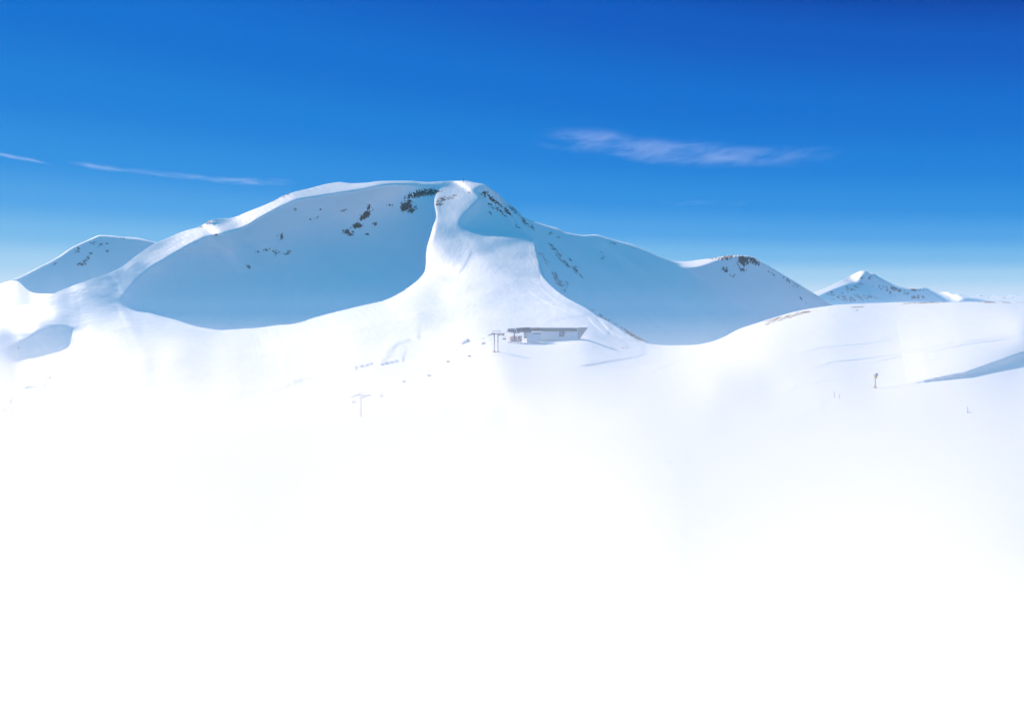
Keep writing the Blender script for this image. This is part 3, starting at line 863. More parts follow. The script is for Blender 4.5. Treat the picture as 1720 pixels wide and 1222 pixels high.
def make_pylon(base, top_px, two, label):
    """steel lift pylon; local x runs along the cross arm, local y along the cable"""
    H = (HY - top_px) / F * base.y - base.z
    t = thing('lift_pylon', base, label, 'lift pylon', RZ)
    sw = 1.3 if two else 0.0
    slope = 0.20
    for sx in ((-sw, sw) if two else (0.0,)):
        m = bmesh.new()
        tube(m, [(sx, 0, -1.5), (sx, 0, H * 0.6), (sx * 0.95, 0, H)], [0.42 if not two else 0.34, 0.34 if not two else 0.28, 0.27 if not two else 0.25], 12)
        mo = part('mast', m, M['steel'], t, True)
        f = bmesh.new()
        tube(f, [(sx, 0, -0.6), (sx, 0, 2.1 if not two else 0.9)], [0.55, 0.46], 12)
        box(f, sx, 0, 0.10, 1.5, 1.5, 0.35, bev=0.05)
        part('mast_foot', f, M['red'], mo)
        l = bmesh.new()
        for yy in (-0.2, 0.2):
            tube(l, [(sx + yy, -0.42, 1.5), (sx * 0.95 + yy, -0.36, H)], 0.03, 5)
        zz = 1.8
        while zz < H - 0.2:
            tube(l, [(sx - 0.2, -0.4, zz), (sx + 0.2, -0.4, zz)], 0.02, 4); zz += 0.6
        part('ladder', l, M['steel'], mo)
    w = 3.4
    c = bmesh.new()
    box(c, 0, 0, H + 0.1, 2 * w + 0.6, 0.42, 0.42, bev=0.04)
    for s_ in (-1, 1):
        tube(c, [(s_ * 0.6 + sw * 0.5 * s_, 0, H - 1.5), (s_ * w * 0.75, 0, H)], 0.11, 6)
    part('cross_arm', c, M['dark'], t)
    for s_ in (-1, 1):
        g = bmesh.new()
        a, b = Vector((s_ * w, -3.1, H - 0.25 - 3.1 * slope)), Vector((s_ * w, 3.1, H - 0.25 + 3.1 * slope))
        tube(g, [a, b], 0.16, 6)
        go_ = part('sheave_train', g, M['dark'], t)
        for k in range(8):
            p = a.lerp(b, (k + 0.5) / 8)
            d = bmesh.new()
            disc(d, p + Vector((s_ * 0.22, 0, 0.10)), (1, 0, 0), 0.26, 0.12, 14)
            part('sheave', d, M['dark'], go_)
        k_ = bmesh.new()
        box(k_, s_ * (w + 0.55), 0, H - 0.35, 0.5, 5.6, 0.05, rot=None)
        for yy in (-2.6, 0, 2.6):
            tube(k_, [(s_ * (w + 0.78), yy, H - 0.35), (s_ * (w + 0.78), yy, H + 0.65)], 0.03, 5)
        tube(k_, [(s_ * (w + 0.78), -2.6, H + 0.65), (s_ * (w + 0.78), 2.6, H + 0.65)], 0.03, 5)
        part('catwalk', k_, M['steel'], t)
    u = bmesh.new()
    for s_ in (-1, 1):
        tube(u, [(s_ * 2.35, 0, H + 0.2), (s_ * 2.75, 0, H + 1.75)], 0.10, 6)
        tube(u, [(s_ * 0.9, 0, H + 0.2), (s_ * 0.9, 0, H + 1.7)], 0.07, 6)
    box(u, 0, 0, H + 1.8, 6.2, 0.2, 0.2)
    part('lifting_frame', u, M['steel'], t)
    if two:
        e = bmesh.new()
        box(e, w + 0.2, 1.9, H - 0.4, 0.8, 0.9, 1.1, bev=0.08)
        part('switch_box', e, M['red'], t)
        e = bmesh.new()
        tube(e, [(-1.3, 0, 0.25), (1.3, 0, 0.25)], 0.16, 6)
        part('foot_tie', e, M['red'], t)
    return t, H

b1 = at(606.5, 700)
b2 = at(833.5, 592)
py1, H1 = make_pylon(b1, 664.0, False, 'single-mast grey steel lift pylon with a red foot on the lower piste')
py2, H2 = make_pylon(b2, 561.0, True, 'twin-mast grey steel lift pylon with red footings just below the lift station')
def arm_end(base, H, s):
    return base + CROSS * (3.4 * s) + Vector((0, 0, H + 0.1))
term_c = at(871, 572)
lines = {}
for s_ in (-1, 1):
    A, Bp = arm_end(b1, H1, s_), arm_end(b2, H2, s_)
    low = A - LINE * 150 - Vector((0, 0, 26))
    end = Bp + LINE * 42 + Vector((0, 0, 3.2))
    lines[s_] = (low, A, Bp, end)
    def sag(p, q, t, d):
        v = p.lerp(q, t); v.z -= d * 4 * t * (1 - t); return v
    pts = [sag(low, A, t / 12, 2.2) for t in range(12)] + [sag(A, Bp, t / 16, 1.5) for t in range(16)] + [sag(Bp, end, t / 5, 0.2) for t in range(6)]
    m = bmesh.new()
    tube(m, pts, 0.028, 5)
    o = part('lift_cable', m, M['dark'], None, True)
    tag(o, 'thin steel haul cable on the %s side of the lift pylons' % ('left' if s_ < 0 else 'right'), 'cable', 'haul cables of the chairlift')

def make_chair():
    t = thing('lift_chair', (0, 0, 0), 'dark empty lift chair', 'lift chair', RZ, 'chairs hanging on the chairlift')
    h = bmesh.new()
    box(h, 0, 0, 0.05, 0.28, 0.7, 0.22, bev=0.03)
    part('grip', h, M['dark'], t)
    h = bmesh.new()
    tube(h, [(0, 0, -0.05), (0.05, 0, -0.8), (0.05, 0.05, -2.0)], 0.065, 6)
    part('hanger', h, M['steel'], t)
    f = bmesh.new()
    tube(f, [(-1.15, 0, -3.55), (-1.12, 0, -2.7), (-0.85, 0, -2.1), (0, 0, -2.0), (0.85, 0, -2.1), (1.12, 0, -2.7), (1.15, 0, -3.55)], 0.06, 6)
    part('bail', f, M['steel'], t)
    b = bmesh.new()
    for k in range(4):
        box(b, -0.87 + 0.58 * k, 0.16, -3.02, 0.54, 0.10, 0.62, bev=0.04)
    part('backrest', b, M['seat'], t)
    b = bmesh.new()
    for k in range(4):
        box(b, -0.87 + 0.58 * k, -0.14, -3.45, 0.54, 0.55, 0.14, bev=0.05)
    part('seat', b, M['seat'], t)
    b = bmesh.new()
    tube(b, [(-1.15, 0.1, -2.75), (-1.1, -0.55, -3.0), (-1.05, -0.6, -3.9), (1.05, -0.6, -3.9), (1.1, -0.55, -3.0), (1.15, 0.1, -2.75)], 0.035, 5)
    part('safety_bar', b, M['steel'], t)
    return t
chair = make_chair()
first = True
CH = [(594.5, -1, 'lift chair with dark seats hanging beside the single-mast pylon'), (641, 1, 'lift chair with dark seats next up the line from the single-mast pylon'),
      (679, -1, 'third lift chair counted uphill from the single-mast pylon, over open snow'), (721, 1, 'middle lift chair of the line, fourth uphill from the single-mast pylon'),
      (752.5, -1, 'fifth lift chair uphill from the single-mast pylon, below the churned snow'), (788.5, 1, 'lift chair with dark seats below the arched snow shelter'),
      (812.5, -1, 'lift chair with dark seats just left of the twin-mast pylon'), (847, 1, 'lift chair with dark seats between the twin-mast pylon and the station')]
for px, s_, lab in CH:
    low, A, Bp, end = lines[s_]
    u = (px - CX) / F
    best = None
    for p, q, dz in ((low, A, 2.2), (A, Bp, 1.5), (Bp, end, 0.2)):
        den = (q.x - p.x) - u * (q.y - p.y)
        t = (u * p.y - p.x) / den
        if -0.001 <= t <= 1.001:
            best = p.lerp(q, t); best.z -= dz * 4 * t * (1 - t)
    if best is None:
        p, q = Bp, end
        t = (u * p.y - p.x) / ((q.x - p.x) - u * (q.y - p.y))
        best = p.lerp(q, t)
    c = chair if first else copy_tree(chair)
    first = False
    c.location = best
    c['label'] = lab

# --- the lift terminal: dark rounded hood on a pillar with a pale front
YT = term_c.y
def wx(px, Y): return (px - CX) / F * Y
def wz(py, Y): return (HY - py) / F * Y
t = thing('lift_terminal', (wx(864, YT), YT, term_c.z), 'dark rounded chairlift terminal hood with a pale front, standing on a pillar', 'lift terminal')
def loc(px, py, dy=0.0):
    return (wx(px, YT) - t.location.x, dy, wz(py, YT) - t.location.z)
bm = bmesh.new()
prof = []
hz0, hz1 = loc(0, 557.6)[2], loc(0, 549.6)[2]
hh = hz1 - hz0
for k in range(0, 13):          # rounded roof section, in y and z
    a = math.pi * k / 12
    prof.append((2.3 * math.cos(a), hz0 + hh * 0.42 + hh * 0.58 * math.sin(a) ** 0.7))
prof = [(2.3, hz0)] + prof + [(-2.3, hz0)]
xs = [loc(865.5, 0)[0], loc(874, 0)[0], loc(884, 0)[0], loc(889.5, 0)[0], loc(892.3, 0)[0]]
sc = [0.92, 0.97, 1.0, 0.98, 0.60]
rise_ = [-0.35, -0.12, 0.0, 0.02, -0.1]
rings = [[bm.verts.new((x, y * (0.7 + 0.3 * q) + 3.2 * (x - xs[0]) / (xs[-1] - xs[0]), hz0 + (z - hz0) * q + r_ * (z - hz0) / hh)) for y, z in prof] for x, q, r_ in zip(xs, sc, rise_)]
for a, b in zip(rings, rings[1:]):
    for k in range(len(prof) - 1):
        bm.faces.new((a[k], a[k + 1], b[k + 1], b[k]))
    bm.faces.new((a[-1], a[0], b[0], b[-1]))
bm.faces.new(rings[0]); bm.faces.new(rings[-1][::-1])
hood = part('hood', bm, M['hood'], t, False)
for px0, px1, pyy, dy in ((873, 879, 554.6, -1.72), (881.5, 889, 555.5, -1.1)):
    bm = bmesh.new()
    box(bm, (loc(px0, 0)[0] + loc(px1, 0)[0]) / 2, dy - 0.4, loc(0, pyy)[2], loc(px1, 0)[0] - loc(px0, 0)[0], 0.10, 0.35)
    part('skylight', bm, M['blueglass'], hood)
bm = bmesh.new()        # pale front, tapering to the left
prism(bm, [(loc(850.6, 0)[0], loc(0, 557.4)[2]), (loc(850.6, 0)[0], loc(0, 556.6)[2]), (loc(853.0, 0)[0], loc(0, 551.5)[2]), (loc(866, 0)[0], loc(0, 551.2)[2]), (loc(868.6, 0)[0], loc(0, 554.5)[2]), (loc(869, 0)[0], loc(0, 558.2)[2]), (loc(866, 0)[0], loc(0, 557.4)[2])], -2.05, 1.9)
fr = part('hood_front', bm, M['hoodw'], t)
bm = bmesh.new()
box(bm, loc(859.2, 0)[0], -2.10, loc(0, 554.3)[2], loc(864.4, 0)[0] - loc(854.2, 0)[0], 0.10, 2.05)
pn = part('front_panel', bm, M['hood'], fr)
bm = bmesh.new()
disc(bm, (loc(857.4, 0)[0], -2.2, loc(0, 553.3)[2]), (0, 1, 0), 0.40, 0.08)
part('emblem', bm, M['white'], fr)
bm = bmesh.new()
prism(bm, [(loc(860.3, 0)[0], loc(0, 554.2)[2]), (loc(861.4, 0)[0], loc(0, 552.2)[2]), (loc(862.5, 0)[0], loc(0, 554.2)[2])], -2.24, -2.16)
part('emblem', bm, M['white'], fr)
bm = bmesh.new()
tube(bm, [(loc(864, 0)[0], 0, -1.5), (loc(864, 0)[0], 0, loc(0, 557.2)[2])], 0.42, 12)
part('pillar', bm, M['hood'], t)
bm = bmesh.new()
box(bm, loc(864, 0)[0], 0, loc(0, 557.9)[2], 6.5, 1.6, 0.4, bev=0.05)
part('bearing_beam', bm, M['dark'], t)
bm = bmesh.new()
disc(bm, (loc(868, 0)[0], 0.6, loc(0, 558.8)[2]), (0, 0, 1), 2.6, 0.22, 32)
part('bullwheel', bm, M['dark'], t)
# operator cabin under the hood
cb = at(861, 571.5)
t2 = thing('operator_cabin', (wx(862.5, YT + 3), YT + 3.0, cb.z), 'small rounded pink and white operator cabin under the terminal hood', 'cabin')
bm = bmesh.new()
for k in range(1):
    n = 20
    ringz = [(0, 1.7), (0.7, 1.9), (1.7, 2.05), (2.9, 2.0), (3.7, 1.7), (4.0, 1.0)]
    rr = [[bm.verts.new((1.35 * r * math.cos(2 * math.pi * j / n), r * math.sin(2 * math.pi * j / n), z - 0.2)) for j in range(n)] for z, r in ringz]
    for a, b in zip(rr, rr[1:]):
        for j in range(n):
            bm.faces.new((a[j], a[(j + 1) % n], b[(j + 1) % n], b[j]))
    bm.faces.new(rr[0][::-1]); bm.faces.new(rr[-1])
part('body', bm, flat_mat('pink_paint', (0.72, 0.48, 0.46), 0.45), t2, True)
bm = bmesh.new()
box(bm, -0.2, -2.02, 0.75, 3.0, 0.16, 1.3, bev=0.05)
part('blue_panel', bm, M['blue'], t2)
bm = bmesh.new()
box(bm, 0.6, -2.06, 2.3, 1.7, 0.12, 0.8, bev=0.04)
part('window', bm, M['glass'], t2)
t3 = thing('ticket_booth', (wx(873.2, YT + 2), YT + 2.0, cb.z - 0.1), 'white booth with a bright red panel beside the terminal pillar', 'booth')
bm = bmesh.new()
box(bm, 0, 0.4, 1.75, 3.0, 2.4, 3.6, bev=0.08)
part('body', bm, M['white'], t3)
bm = bmesh.new()
box(bm, -0.55, -0.86, 2.55, 1.5, 0.10, 1.7, bev=0.03)
part('panel', bm, M['red'], t3)
bm = bmesh.new()
box(bm, 0.3, -0.86, 0.95, 1.3, 0.08, 1.1, bev=0.03)
part('window', bm, M['glass'], t3)
bm = bmesh.new()
box(bm, 0, 0.4, 3.72, 3.4, 2.8, 0.18, bev=0.05)
part('roof', bm, M['hood'], t3)
# wooden ramp in front of the terminal
pf = at(864, 574.5)
t4 = thing('wooden_ramp', pf, 'weathered brown timber ramp stepping down in front of the terminal', 'ramp')
bm = bmesh.new()
for k in range(9):
    x = -4.4 + 1.15 * k
    box(bm, x, 0.6 * rng.random() - 0.3, 0.28 + 0.20 * k + 0.1 * rng.random(), 1.05, 3.0, 0.22, bev=0.03)
part('deck', bm, M['wood'], t4)
for k in range(5):
    for yy in (-1.2, 1.2):
        bm = bmesh.new()
        box(bm, -4.0 + 2.1 * k, yy, 0.0 + 0.18 * k, 0.28, 0.28, 1.2 + 0.36 * k)
        part('post', bm, M['wood'], t4)
bm = bmesh.new()
tube(bm, [(-5.6, -1.3, 0.1), (-3.2, -1.5, 0.9), (0.5, -1.5, 1.4), (4.6, -1.5, 2.4)], 0.12, 6)
part('handrail', bm, M['wood'], t4)

# --- the long station hall
YS = 640.0
zb = wz(568, YS)
zt = wz(549.6, YS)
hall = thing('station_hall', (wx(938, YS), YS, zb), 'long low pale station hall with one continuous ribbon window under a snow covered flat roof', 'building')
def hl(px, py=568.0):
    return wx(px, YS) - hall.location.x, wz(py, YS) - zb
x0, x1, xr = hl(891)[0], hl(970.5)[0], hl(988)[0]
zw0, zw1 = hl(0, 556.4)[1], hl(0, 551.2)[1]
zt_ = hl(0, 550.3)[1]
bm = bmesh.new()
prism(bm, [(x0, -1.2), (x1, -1.2), (x1, zw0), (x0, zw0)], 0, 12)
prism(bm, [(x0, zw1), (x1, zw1), (x1, zt_), (x0, zt_)], 0, 12)
prism(bm, [(x1 - 0.45, zw0 + 0.003), (x1, zw0 + 0.003), (x1, zw1 - 0.003), (x1 - 0.45, zw1 - 0.003)], 0.0, 12)
part('wall', bm, M['wall'], hall)
bm = bmesh.new()
prism(bm, [(x0 + 0.1, zw0 + 0.02), (x1 - 0.5, zw0 + 0.02), (x1 - 0.5, zw1 - 0.02), (x0 + 0.1, zw1 - 0.02)], 0.25, 11.5)
wn_ = part('ribbon_window', bm, M['glass'], hall)
k = x0 + 0.8
while k < x1 - 0.6:
    bm = bmesh.new()
    box(bm, k, 0.16, (zw0 + zw1) / 2, 0.09, 0.14, zw1 - zw0 - 0.06)
    part('mullion', bm, M['steel'], wn_)
    k += 1.7
bm = bmesh.new()        # wing wall running out into the snow bank, set back and turned away from the sun
v = [(x1 + 0.003, 0.4, -1.2), (x1 + 0.003, 0.4, zt_), (xr, 5.5, zt_ + 0.35), (xr, 5.5, zt_ - 0.4), (x1 + 0.9, 0.9, -1.2)]
f1 = [bm.verts.new(p) for p in v]
f2 = [bm.verts.new((p[0], p[1] + 0.5, p[2])) for p in v]
bm.faces.new(f1); bm.faces.new(f2[::-1])
for i in range(5):
    bm.faces.new((f1[i], f2[i], f2[(i + 1) % 5], f1[(i + 1) % 5]))
part('wing_wall', bm, flat_mat('shaded_wall', (0.36, 0.37, 0.40), 0.85, var=0.1, scale=0.8), hall)  # darker than the hall wall: its shade is put into the colour
bm = bmesh.new()
prism(bm, [(x0 - 0.4, zt_ + 0.003), (x1 + 0.3, zt_ + 0.003), (xr + 0.4, zt_ + 0.36), (xr + 0.4, zt_ + 0.54), (x1, zt_ + 0.16), (x0 - 0.4, zt_ + 0.16)], -0.5, 12.5)
part('roof_slab', bm, M['wall'], hall)
bm = bmesh.new()
vv = []
for j in range(9):
    row = []
    for i in range(30):
        fx, fy = i / 29, j / 8
        row.append(bm.verts.new((x0 - 0.3 + (xr - x0 + 0.6) * fx, -0.42 + 13.4 * fy, zt_ + 0.17 + 0.37 * max(0, fx - 0.8) * 5 + (0.30 if 0 < j else 0.0) + 0.10 * math.sin(i * 1.3 + j) + 0.06 * j)))
    vv.append(row)
for a, b in zip(vv, vv[1:]):
    for i in range(29):
        bm.faces.new((a[i], a[i + 1], b[i + 1], b[i]))
part('snow_cover', bm, M['roofsnow'], hall, True)
dz0 = hl(0, 562.8)[1]
bm = bmesh.new()
xd0, xd1 = hl(939.2)[0], hl(947.2)[0]
zd1 = hl(0, 556.6)[1]
box(bm, (xd0 + xd1) / 2, -0.04, (dz0 - 1.0 + zd1) / 2, xd1 - xd0, 0.16, zd1 - dz0 + 1.0)
dr = part('door', bm, M['dark'], hall)
bm = bmesh.new()
box(bm, (hl(941)[0] + hl(945.2)[0]) / 2, -0.15, (dz0 - 0.2 + zd1) / 2 - 0.1, hl(945.2)[0] - hl(941)[0], 0.08, zd1 - dz0 - 0.3)
part('glazing', bm, M['blueglass'], dr)
bm = bmesh.new()
box(bm, hl(948.6)[0], -0.08, hl(0, 560.3)[1], 0.75, 0.10, 0.7, bev=0.02)
part('sign', bm, M['yellow'], hall)
bm = bmesh.new()
box(bm, hl(948.3)[0], -0.06, hl(0, 558.2)[1], 0.9, 0.10, 1.0, bev=0.02)
part('side_window', bm, M['blueglass'], hall)
# round-nosed dark canopy at the hall's left end
cn = thing('garage_hood', (wx(899, YS - 4), YS - 4, wz(565, YS - 4)), 'short dark rounded chair garage hood at the left end of the long hall', 'hood')
bm = bmesh.new()
n = 12
w2 = wx(905, YS - 4) - wx(899, YS - 4)
zc0, zc1 = wz(556.2, YS - 4) - cn.location.z, wz(551.6, YS - 4) - cn.location.z
pr = [(-w2, zc0), (-w2, zc0 + 0.4), (-w2 * 0.5, zc0 + 1.0), (w2 * 0.2, zc1 - 0.1), (w2 * 0.8, zc1), (w2, zc1 - 0.3), (w2, zc0 + 0.15), (w2 * 0.8, zc0)]
prism(bm, pr, -1.5, 3.6)
part('shell', bm, M['hood'], cn)
for px in (-2.0, 2.0):
    bm = bmesh.new()
    tube(bm, [(px, 0.5, -1.0), (px, 0.5, zc0 + 0.1)], 0.2, 8)
    part('leg', bm, M['dark'], cn)

# --- lower block in front of the hall
YL = 617.0
lb = thing('lift_building', (wx(897, YL), YL, wz(570, YL)), 'low pale blue flat-roofed building with a short window in front of the long hall', 'building')
def ll(px, py=570.0):
    return wx(px, YL) - lb.location.x, wz(py, YL) - lb.location.z
a0, a1 = ll(884.6)[0], ll(909.4)[0]
zr = ll(0, 557.6)[1]
bm = bmesh.new()
prism(bm, [(a0, -2.5), (a1, -1.5), (a1, zr), (a0, zr)], 0, 10)
part('wall', bm, flat_mat('pale_blue_render', (0.70, 0.74, 0.82), 0.8, var=0.06, scale=0.6), lb)
bm = bmesh.new()
box(bm, (a0 + a1) / 2, 5, zr + 0.18, a1 - a0 + 0.5, 10.6, 0.34, bev=0.06)
part('roof', bm, M['roofsnow'], lb)
bm = bmesh.new()
box(bm, (ll(896)[0] + ll(908.4)[0]) / 2, -0.02, ll(0, 560.1)[1], ll(908.4)[0] - ll(896)[0], 0.16, 0.65)
part('window', bm, M['glass'], lb)
for px, pyy, wpx, hpy in ((884.2, 560.6, 0, 0), ):
    for k, (pa, pb, mt) in enumerate(((557.9, 558.8, 'white'), (559.4, 560.5, 'white'), (562.4, 564.2, 'white'))):
        bm = bmesh.new()
        za, zb_ = ll(0, pb)[1], ll(0, pa)[1]
        box(bm, (ll(879.2)[0] + ll(885.4)[0]) / 2, -0.9, (za + zb_) / 2, ll(885.4)[0] - ll(879.2)[0], 1.6, zb_ - za, bev=0.03)
        part('terrace_slab', bm, M[mt], lb)
bm = bmesh.new()
box(bm, ll(882.6)[0], 0.6, ll(0, 562.5)[1], 2.0, 1.2, 4.6, bev=0.03)
part('stair_tower', bm, flat_mat('brown_cladding', (0.22, 0.19, 0.16), 0.8), lb)
for px in (887.5, 890.0):
    bm = bmesh.new()
    box(bm, ll(px)[0], -0.04, ll(0, 560.9)[1], 0.8, 0.14, 0.7, bev=0.02)
    part('small_window', bm, M['white'], lb)
for px, w_, lab in ((883.5, 1.6, 'grey ski rack with bent rails at the left foot of the pale blue lift building'), (898, 3.6, 'long dark ski rack standing in the shade of the pale blue lift building')):
    g = at(px, 570.3)
    t = thing('ski_rack', g, lab, 'ski rack', 0, 'ski racks by the lift building')
    bm = bmesh.new()
    tube(bm, [(-w_ / 2, 0, 0.9), (w_ / 2, 0, 0.95)], 0.07, 6)
    tube(bm, [(-w_ / 2, 0.3, 0.45), (w_ / 2, 0.3, 0.5)], 0.06, 6)
    part('rail', bm, M['dark'], t)
    for xx in (-w_ / 2, 0, w_ / 2):
        bm = bmesh.new()
        tube(bm, [(xx, -0.25, -0.3), (xx, 0, 0.95), (xx, 0.3, -0.3)], 0.06, 6)
        part('leg', bm, M['dark'], t)

# --- arched snow shelter left of the station
sh = at(783, 573)
YH = sh.y
t = thing('snow_shelter', sh, 'tent-shaped snow mound with an orange arched doorway left of the twin-mast pylon', 'snow shelter')
bm = bmesh.new()
kx = YH / F
nx, ny = 40, 18
hl_, hr_ = -13 * kx, 11.5 * kx
vv = []
for j in range(ny):
    row = []
    for i in range(nx):
        fx, fy = i / (nx - 1), j / (ny - 1)
        x = hl_ + (hr_ - hl_) * fx
        ridge = min(1.0, max(0.0, (x - hl_) / (13 * kx - 0.0 + 2.0 * kx)) ** 1.1) if x < 2.0 * kx else max(0.0, (hr_ - x) / (9.5 * kx)) ** 1.0
        y = -4.5 + 9.0 * fy
        z = 9.0 * kx * ridge * max(0, 1 - abs(y) / 4.5) ** 0.8 - 0.35 + 0.12 * math.sin(i * 1.7) * math.cos(j * 1.3)
        row.append(bm.verts.new((x, y, z)))
    vv.append(row)
for a, b in zip(vv, vv[1:]):
    for i in range(nx - 1):
        bm.faces.new((a[i], a[i + 1], b[i + 1], b[i]))
part('snow_mound', bm, M['roofsnow'], t, True)
bm = bmesh.new()
pa = [(4.0 * kx + 1.9 * kx * math.cos(math.pi * k / 12), -3.6 + 0.0, 0.1 + 4.4 * kx * math.sin(math.pi * k / 12) ** 0.8) for k in range(13)]
tube(bm, pa, 0.22, 8)
part('arch_frame', bm, M['orange'], t, True)
bm = bmesh.new()
prism(bm, [(p[0] * 0.985 + 4.0 * kx * 0.015, p[2] * 0.95) for p in pa], -3.5, -1.0)
part('doorway', bm, M['white'], t)

# --- summit cross, ridge post
def ground_at(px, py):
    return at(px, py)
g = at(778.5, 305.0)
t = thing('summit_cross', g + Vector((0, 0, -0.3)), 'dark summit cross on the highest snow crest', 'cross')
kx = g.y / F
bm = bmesh.new()
tube(bm, [(0, 0, 0), (0, 0, 6.2 * kx)], [0.42, 0.34], 6)
part('upright', bm, M['dark'], t)
bm = bmesh.new()
box(bm, 0, 0, 4.5 * kx, 2.6 * kx, 0.5, 0.5)
part('crossbar', bm, M['dark'], t)
bm = bmesh.new()
box(bm, 0, 0, 0.4, 1.6, 1.6, 1.6, bev=0.2)
part('plinth', bm, M['dark'], t)
# --- snow gun on its post, poles, low hoops on the right-hand hill
g = at(1470, 649.5)
k = g.y / F
t = thing('snow_gun', g, 'yellow and grey snow gun on a tall yellow post on the right-hand snow hill', 'snow gun')
bm = bmesh.new()
tube(bm, [(0, 0, -1.0), (0, 0, 10.0 * k)], [1.5 * k, 1.05 * k], 12)
part('post', bm, M['yellow'], t, True)
bm = bmesh.new()
tube(bm, [(0, 0, 10.0 * k), (0.15 * k, 0, 16.5 * k)], 0.75 * k, 10)
part('mast', bm, M['steel'], t, True)
bm = bmesh.new()
tube(bm, [(0.6 * k, 0, 15.6 * k), (0.9 * k, 0, 17.2 * k), (1.1 * k, 0, 19.4 * k)], [1.2 * k, 2.7 * k, 2.4 * k], 12)
part('swivel_mount', bm, M['yellow'], t, True)
bm = bmesh.new()
d = Vector((0.55, -0.8, 0.35)).normalized()
c0 = Vector((1.2 * k, 0, 22.0 * k))
tube(bm, [c0 - d * 2.6 * k, c0 - d * 1.8 * k, c0 + d * 1.6 * k, c0 + d * 2.6 * k], [1.9 * k, 2.5 * k, 2.6 * k, 2.3 * k], 16)
fan = part('fan_barrel', bm, M['steel'], t, True)
bm = bmesh.new()
disc(bm, c0 + d * 2.64 * k, d, 1.9 * k, 0.06, 20)
part('fan_mouth', bm, M['dark'], fan)
bm = bmesh.new()
for a in range(4):
    an = a * math.pi / 2 + 0.4
    tube(bm, [(0.8 * k * math.cos(an), 0.8 * k * math.sin(an), 3 * k), (4.0 * k * math.cos(an), 4.0 * k * math.sin(an), 0.0)], 0.4 * k, 6)
part('braces', bm, M['orange'], t)
for px, pyy, pts, lab in ((1404.5, 666.5, [(-2.6, 0, 0), (-2.9, 0, 4.5), (-3.0, 0, 9.5)], 'thin grey straight pole in the snow left of the yellow snow gun'),
                          (1409.5, 668.5, [(0, 0, -1.0), (0.2, 0, 3.0), (1.2, 0, 4.6), (1.6, 0, 6.6), (0.6, 0, 8.0)], 'short bent grey pipe in the snow between the straight pole and the yellow snow gun'),
                          (1625, 694.5, [(-0.5, 0, -1), (0.3, 0, 3), (1.0, 0, 5.0), (0.3, 0, 7.5), (-0.2, 0, 10.0)], 'crooked grey hydrant pipe low on the right-hand snow slope')):
    g = at(px, pyy)
    k = g.y / F
    bm = bmesh.new()
    if px == 1625:
        tube(bm, [(0, 0, 0.5 * k), (4 * k, 0.2, 0.8 * k), (11 * k, 0.2, 0.3 * k)], 0.35 * k, 6)
    tube(bm, [Vector(p) * k for p in pts], 0.42 * k, 7)
    o = part('snow_pipe' if px != 1404.5 else 'snow_pole', bm, M['steel'], None, True)
    o.location = g
    tag(o, lab, 'pole' if px == 1404.5 else 'pipe')
# --- piste poles
for px, pyy, h_, lab in ((190, 619, 5, 'thin dark pole on the snow apron left of the long bowl shadow'), (225, 639, 4, 'short dark pole low on the left snow apron'), (427, 653, 5, 'thin pole beside the left end of the piste track'),
                         (767, 588, 3, 'little marker stake between the chairs below the churned snow')):
    g = at(px, pyy)
    k = g.y / F
    bm = bmesh.new()
    tube(bm, [(0, 0, -0.5), (-0.3 * k, 0, h_ * k)], 0.38 * k, 6)
    o = part('piste_pole', bm, M['wood'], None, True)
    o.location = g
    tag(o, lab, 'pole')
# --- small snow-bound conifers on the far left
def conifer(px, pyy, wpx, hpx, lab, seed):
    r = random.Random(seed)
    g = at(px, pyy)
    k = g.y / F
    H, W = hpx * k, wpx * k
    t = thing('pine_tree', g, lab, 'tree', r.random() * 6, 'small pines on the far left slope')
    bm = bmesh.new()
    tube(bm, [(0, 0, -0.5), (0.05, 0, H * 0.5), (0, 0.03, H * 0.97)], [0.035 * H, 0.022 * H, 0.008 * H], 7)
    part('trunk', bm, M['trunk'], t)
    bm = bmesh.new()
    lev = 11
    for i in range(lev):
        f = (i + 0.3) / lev
        z = H * (0.10 + 0.88 * f)
        rad = W * 0.5 * (1 - f) ** 0.8 + 0.05 * W
        nb = max(4, int(9 * (1 - f)) + 3)
        for j in range(nb):
            an = 2 * math.pi * (j + r.random() * 0.8) / nb
            rr = rad * (0.65 + 0.5 * r.random())
            droop = 0.10 * H * (0.6 + r.random() * 0.6) * (1 - f * 0.5)
            for q in range(7):
                s_ = (q + 0.6) / 7
                c = Vector((math.cos(an) * rr * s_, math.sin(an) * rr * s_, z - droop * s_ * s_))
                sz = 0.10 * W * (1.15 - 0.6 * s_) * (0.7 + 0.6 * r.random())
                u = Vector((r.uniform(-1, 1), r.uniform(-1, 1), r.uniform(-0.6, 0.6))).normalized()
                w = u.cross(Vector((r.uniform(-1, 1), r.uniform(-1, 1), r.uniform(-1, 1)))).normalized()
                bm.faces.new([bm.verts.new(c + u * sz), bm.verts.new(c + w * sz * 0.6), bm.verts.new(c - u * sz * 0.9), bm.verts.new(c - w * sz * 0.6)])
    part('crown', bm, M['pine'], t)
for a in ((18.5, 676, 6.5, 11, 'tallest dark pine of the little clump on the far left slope'), (20.5, 689, 4.5, 9, 'slim dark pine right below the tallest one of the clump'),
          (6.5, 689, 5.5, 11, 'dark pine at the lower left of the clump, left of a pine its own size'), (11.5, 689.5, 5, 10, 'dark pine in the lower middle of the clump, between two others'),
          (3.2, 670, 3.2, 7, 'small pine nearest the left edge of the photo, above the clump'), (84, 636, 4, 6, 'lone little pine on the snow above the blue hollow in the drift'),
          (31, 588, 3.5, 4, 'tiny lone pine at the edge of the blue snow hollow')):
    conifer(*a[:4], a[4], int(a[0] * 13))
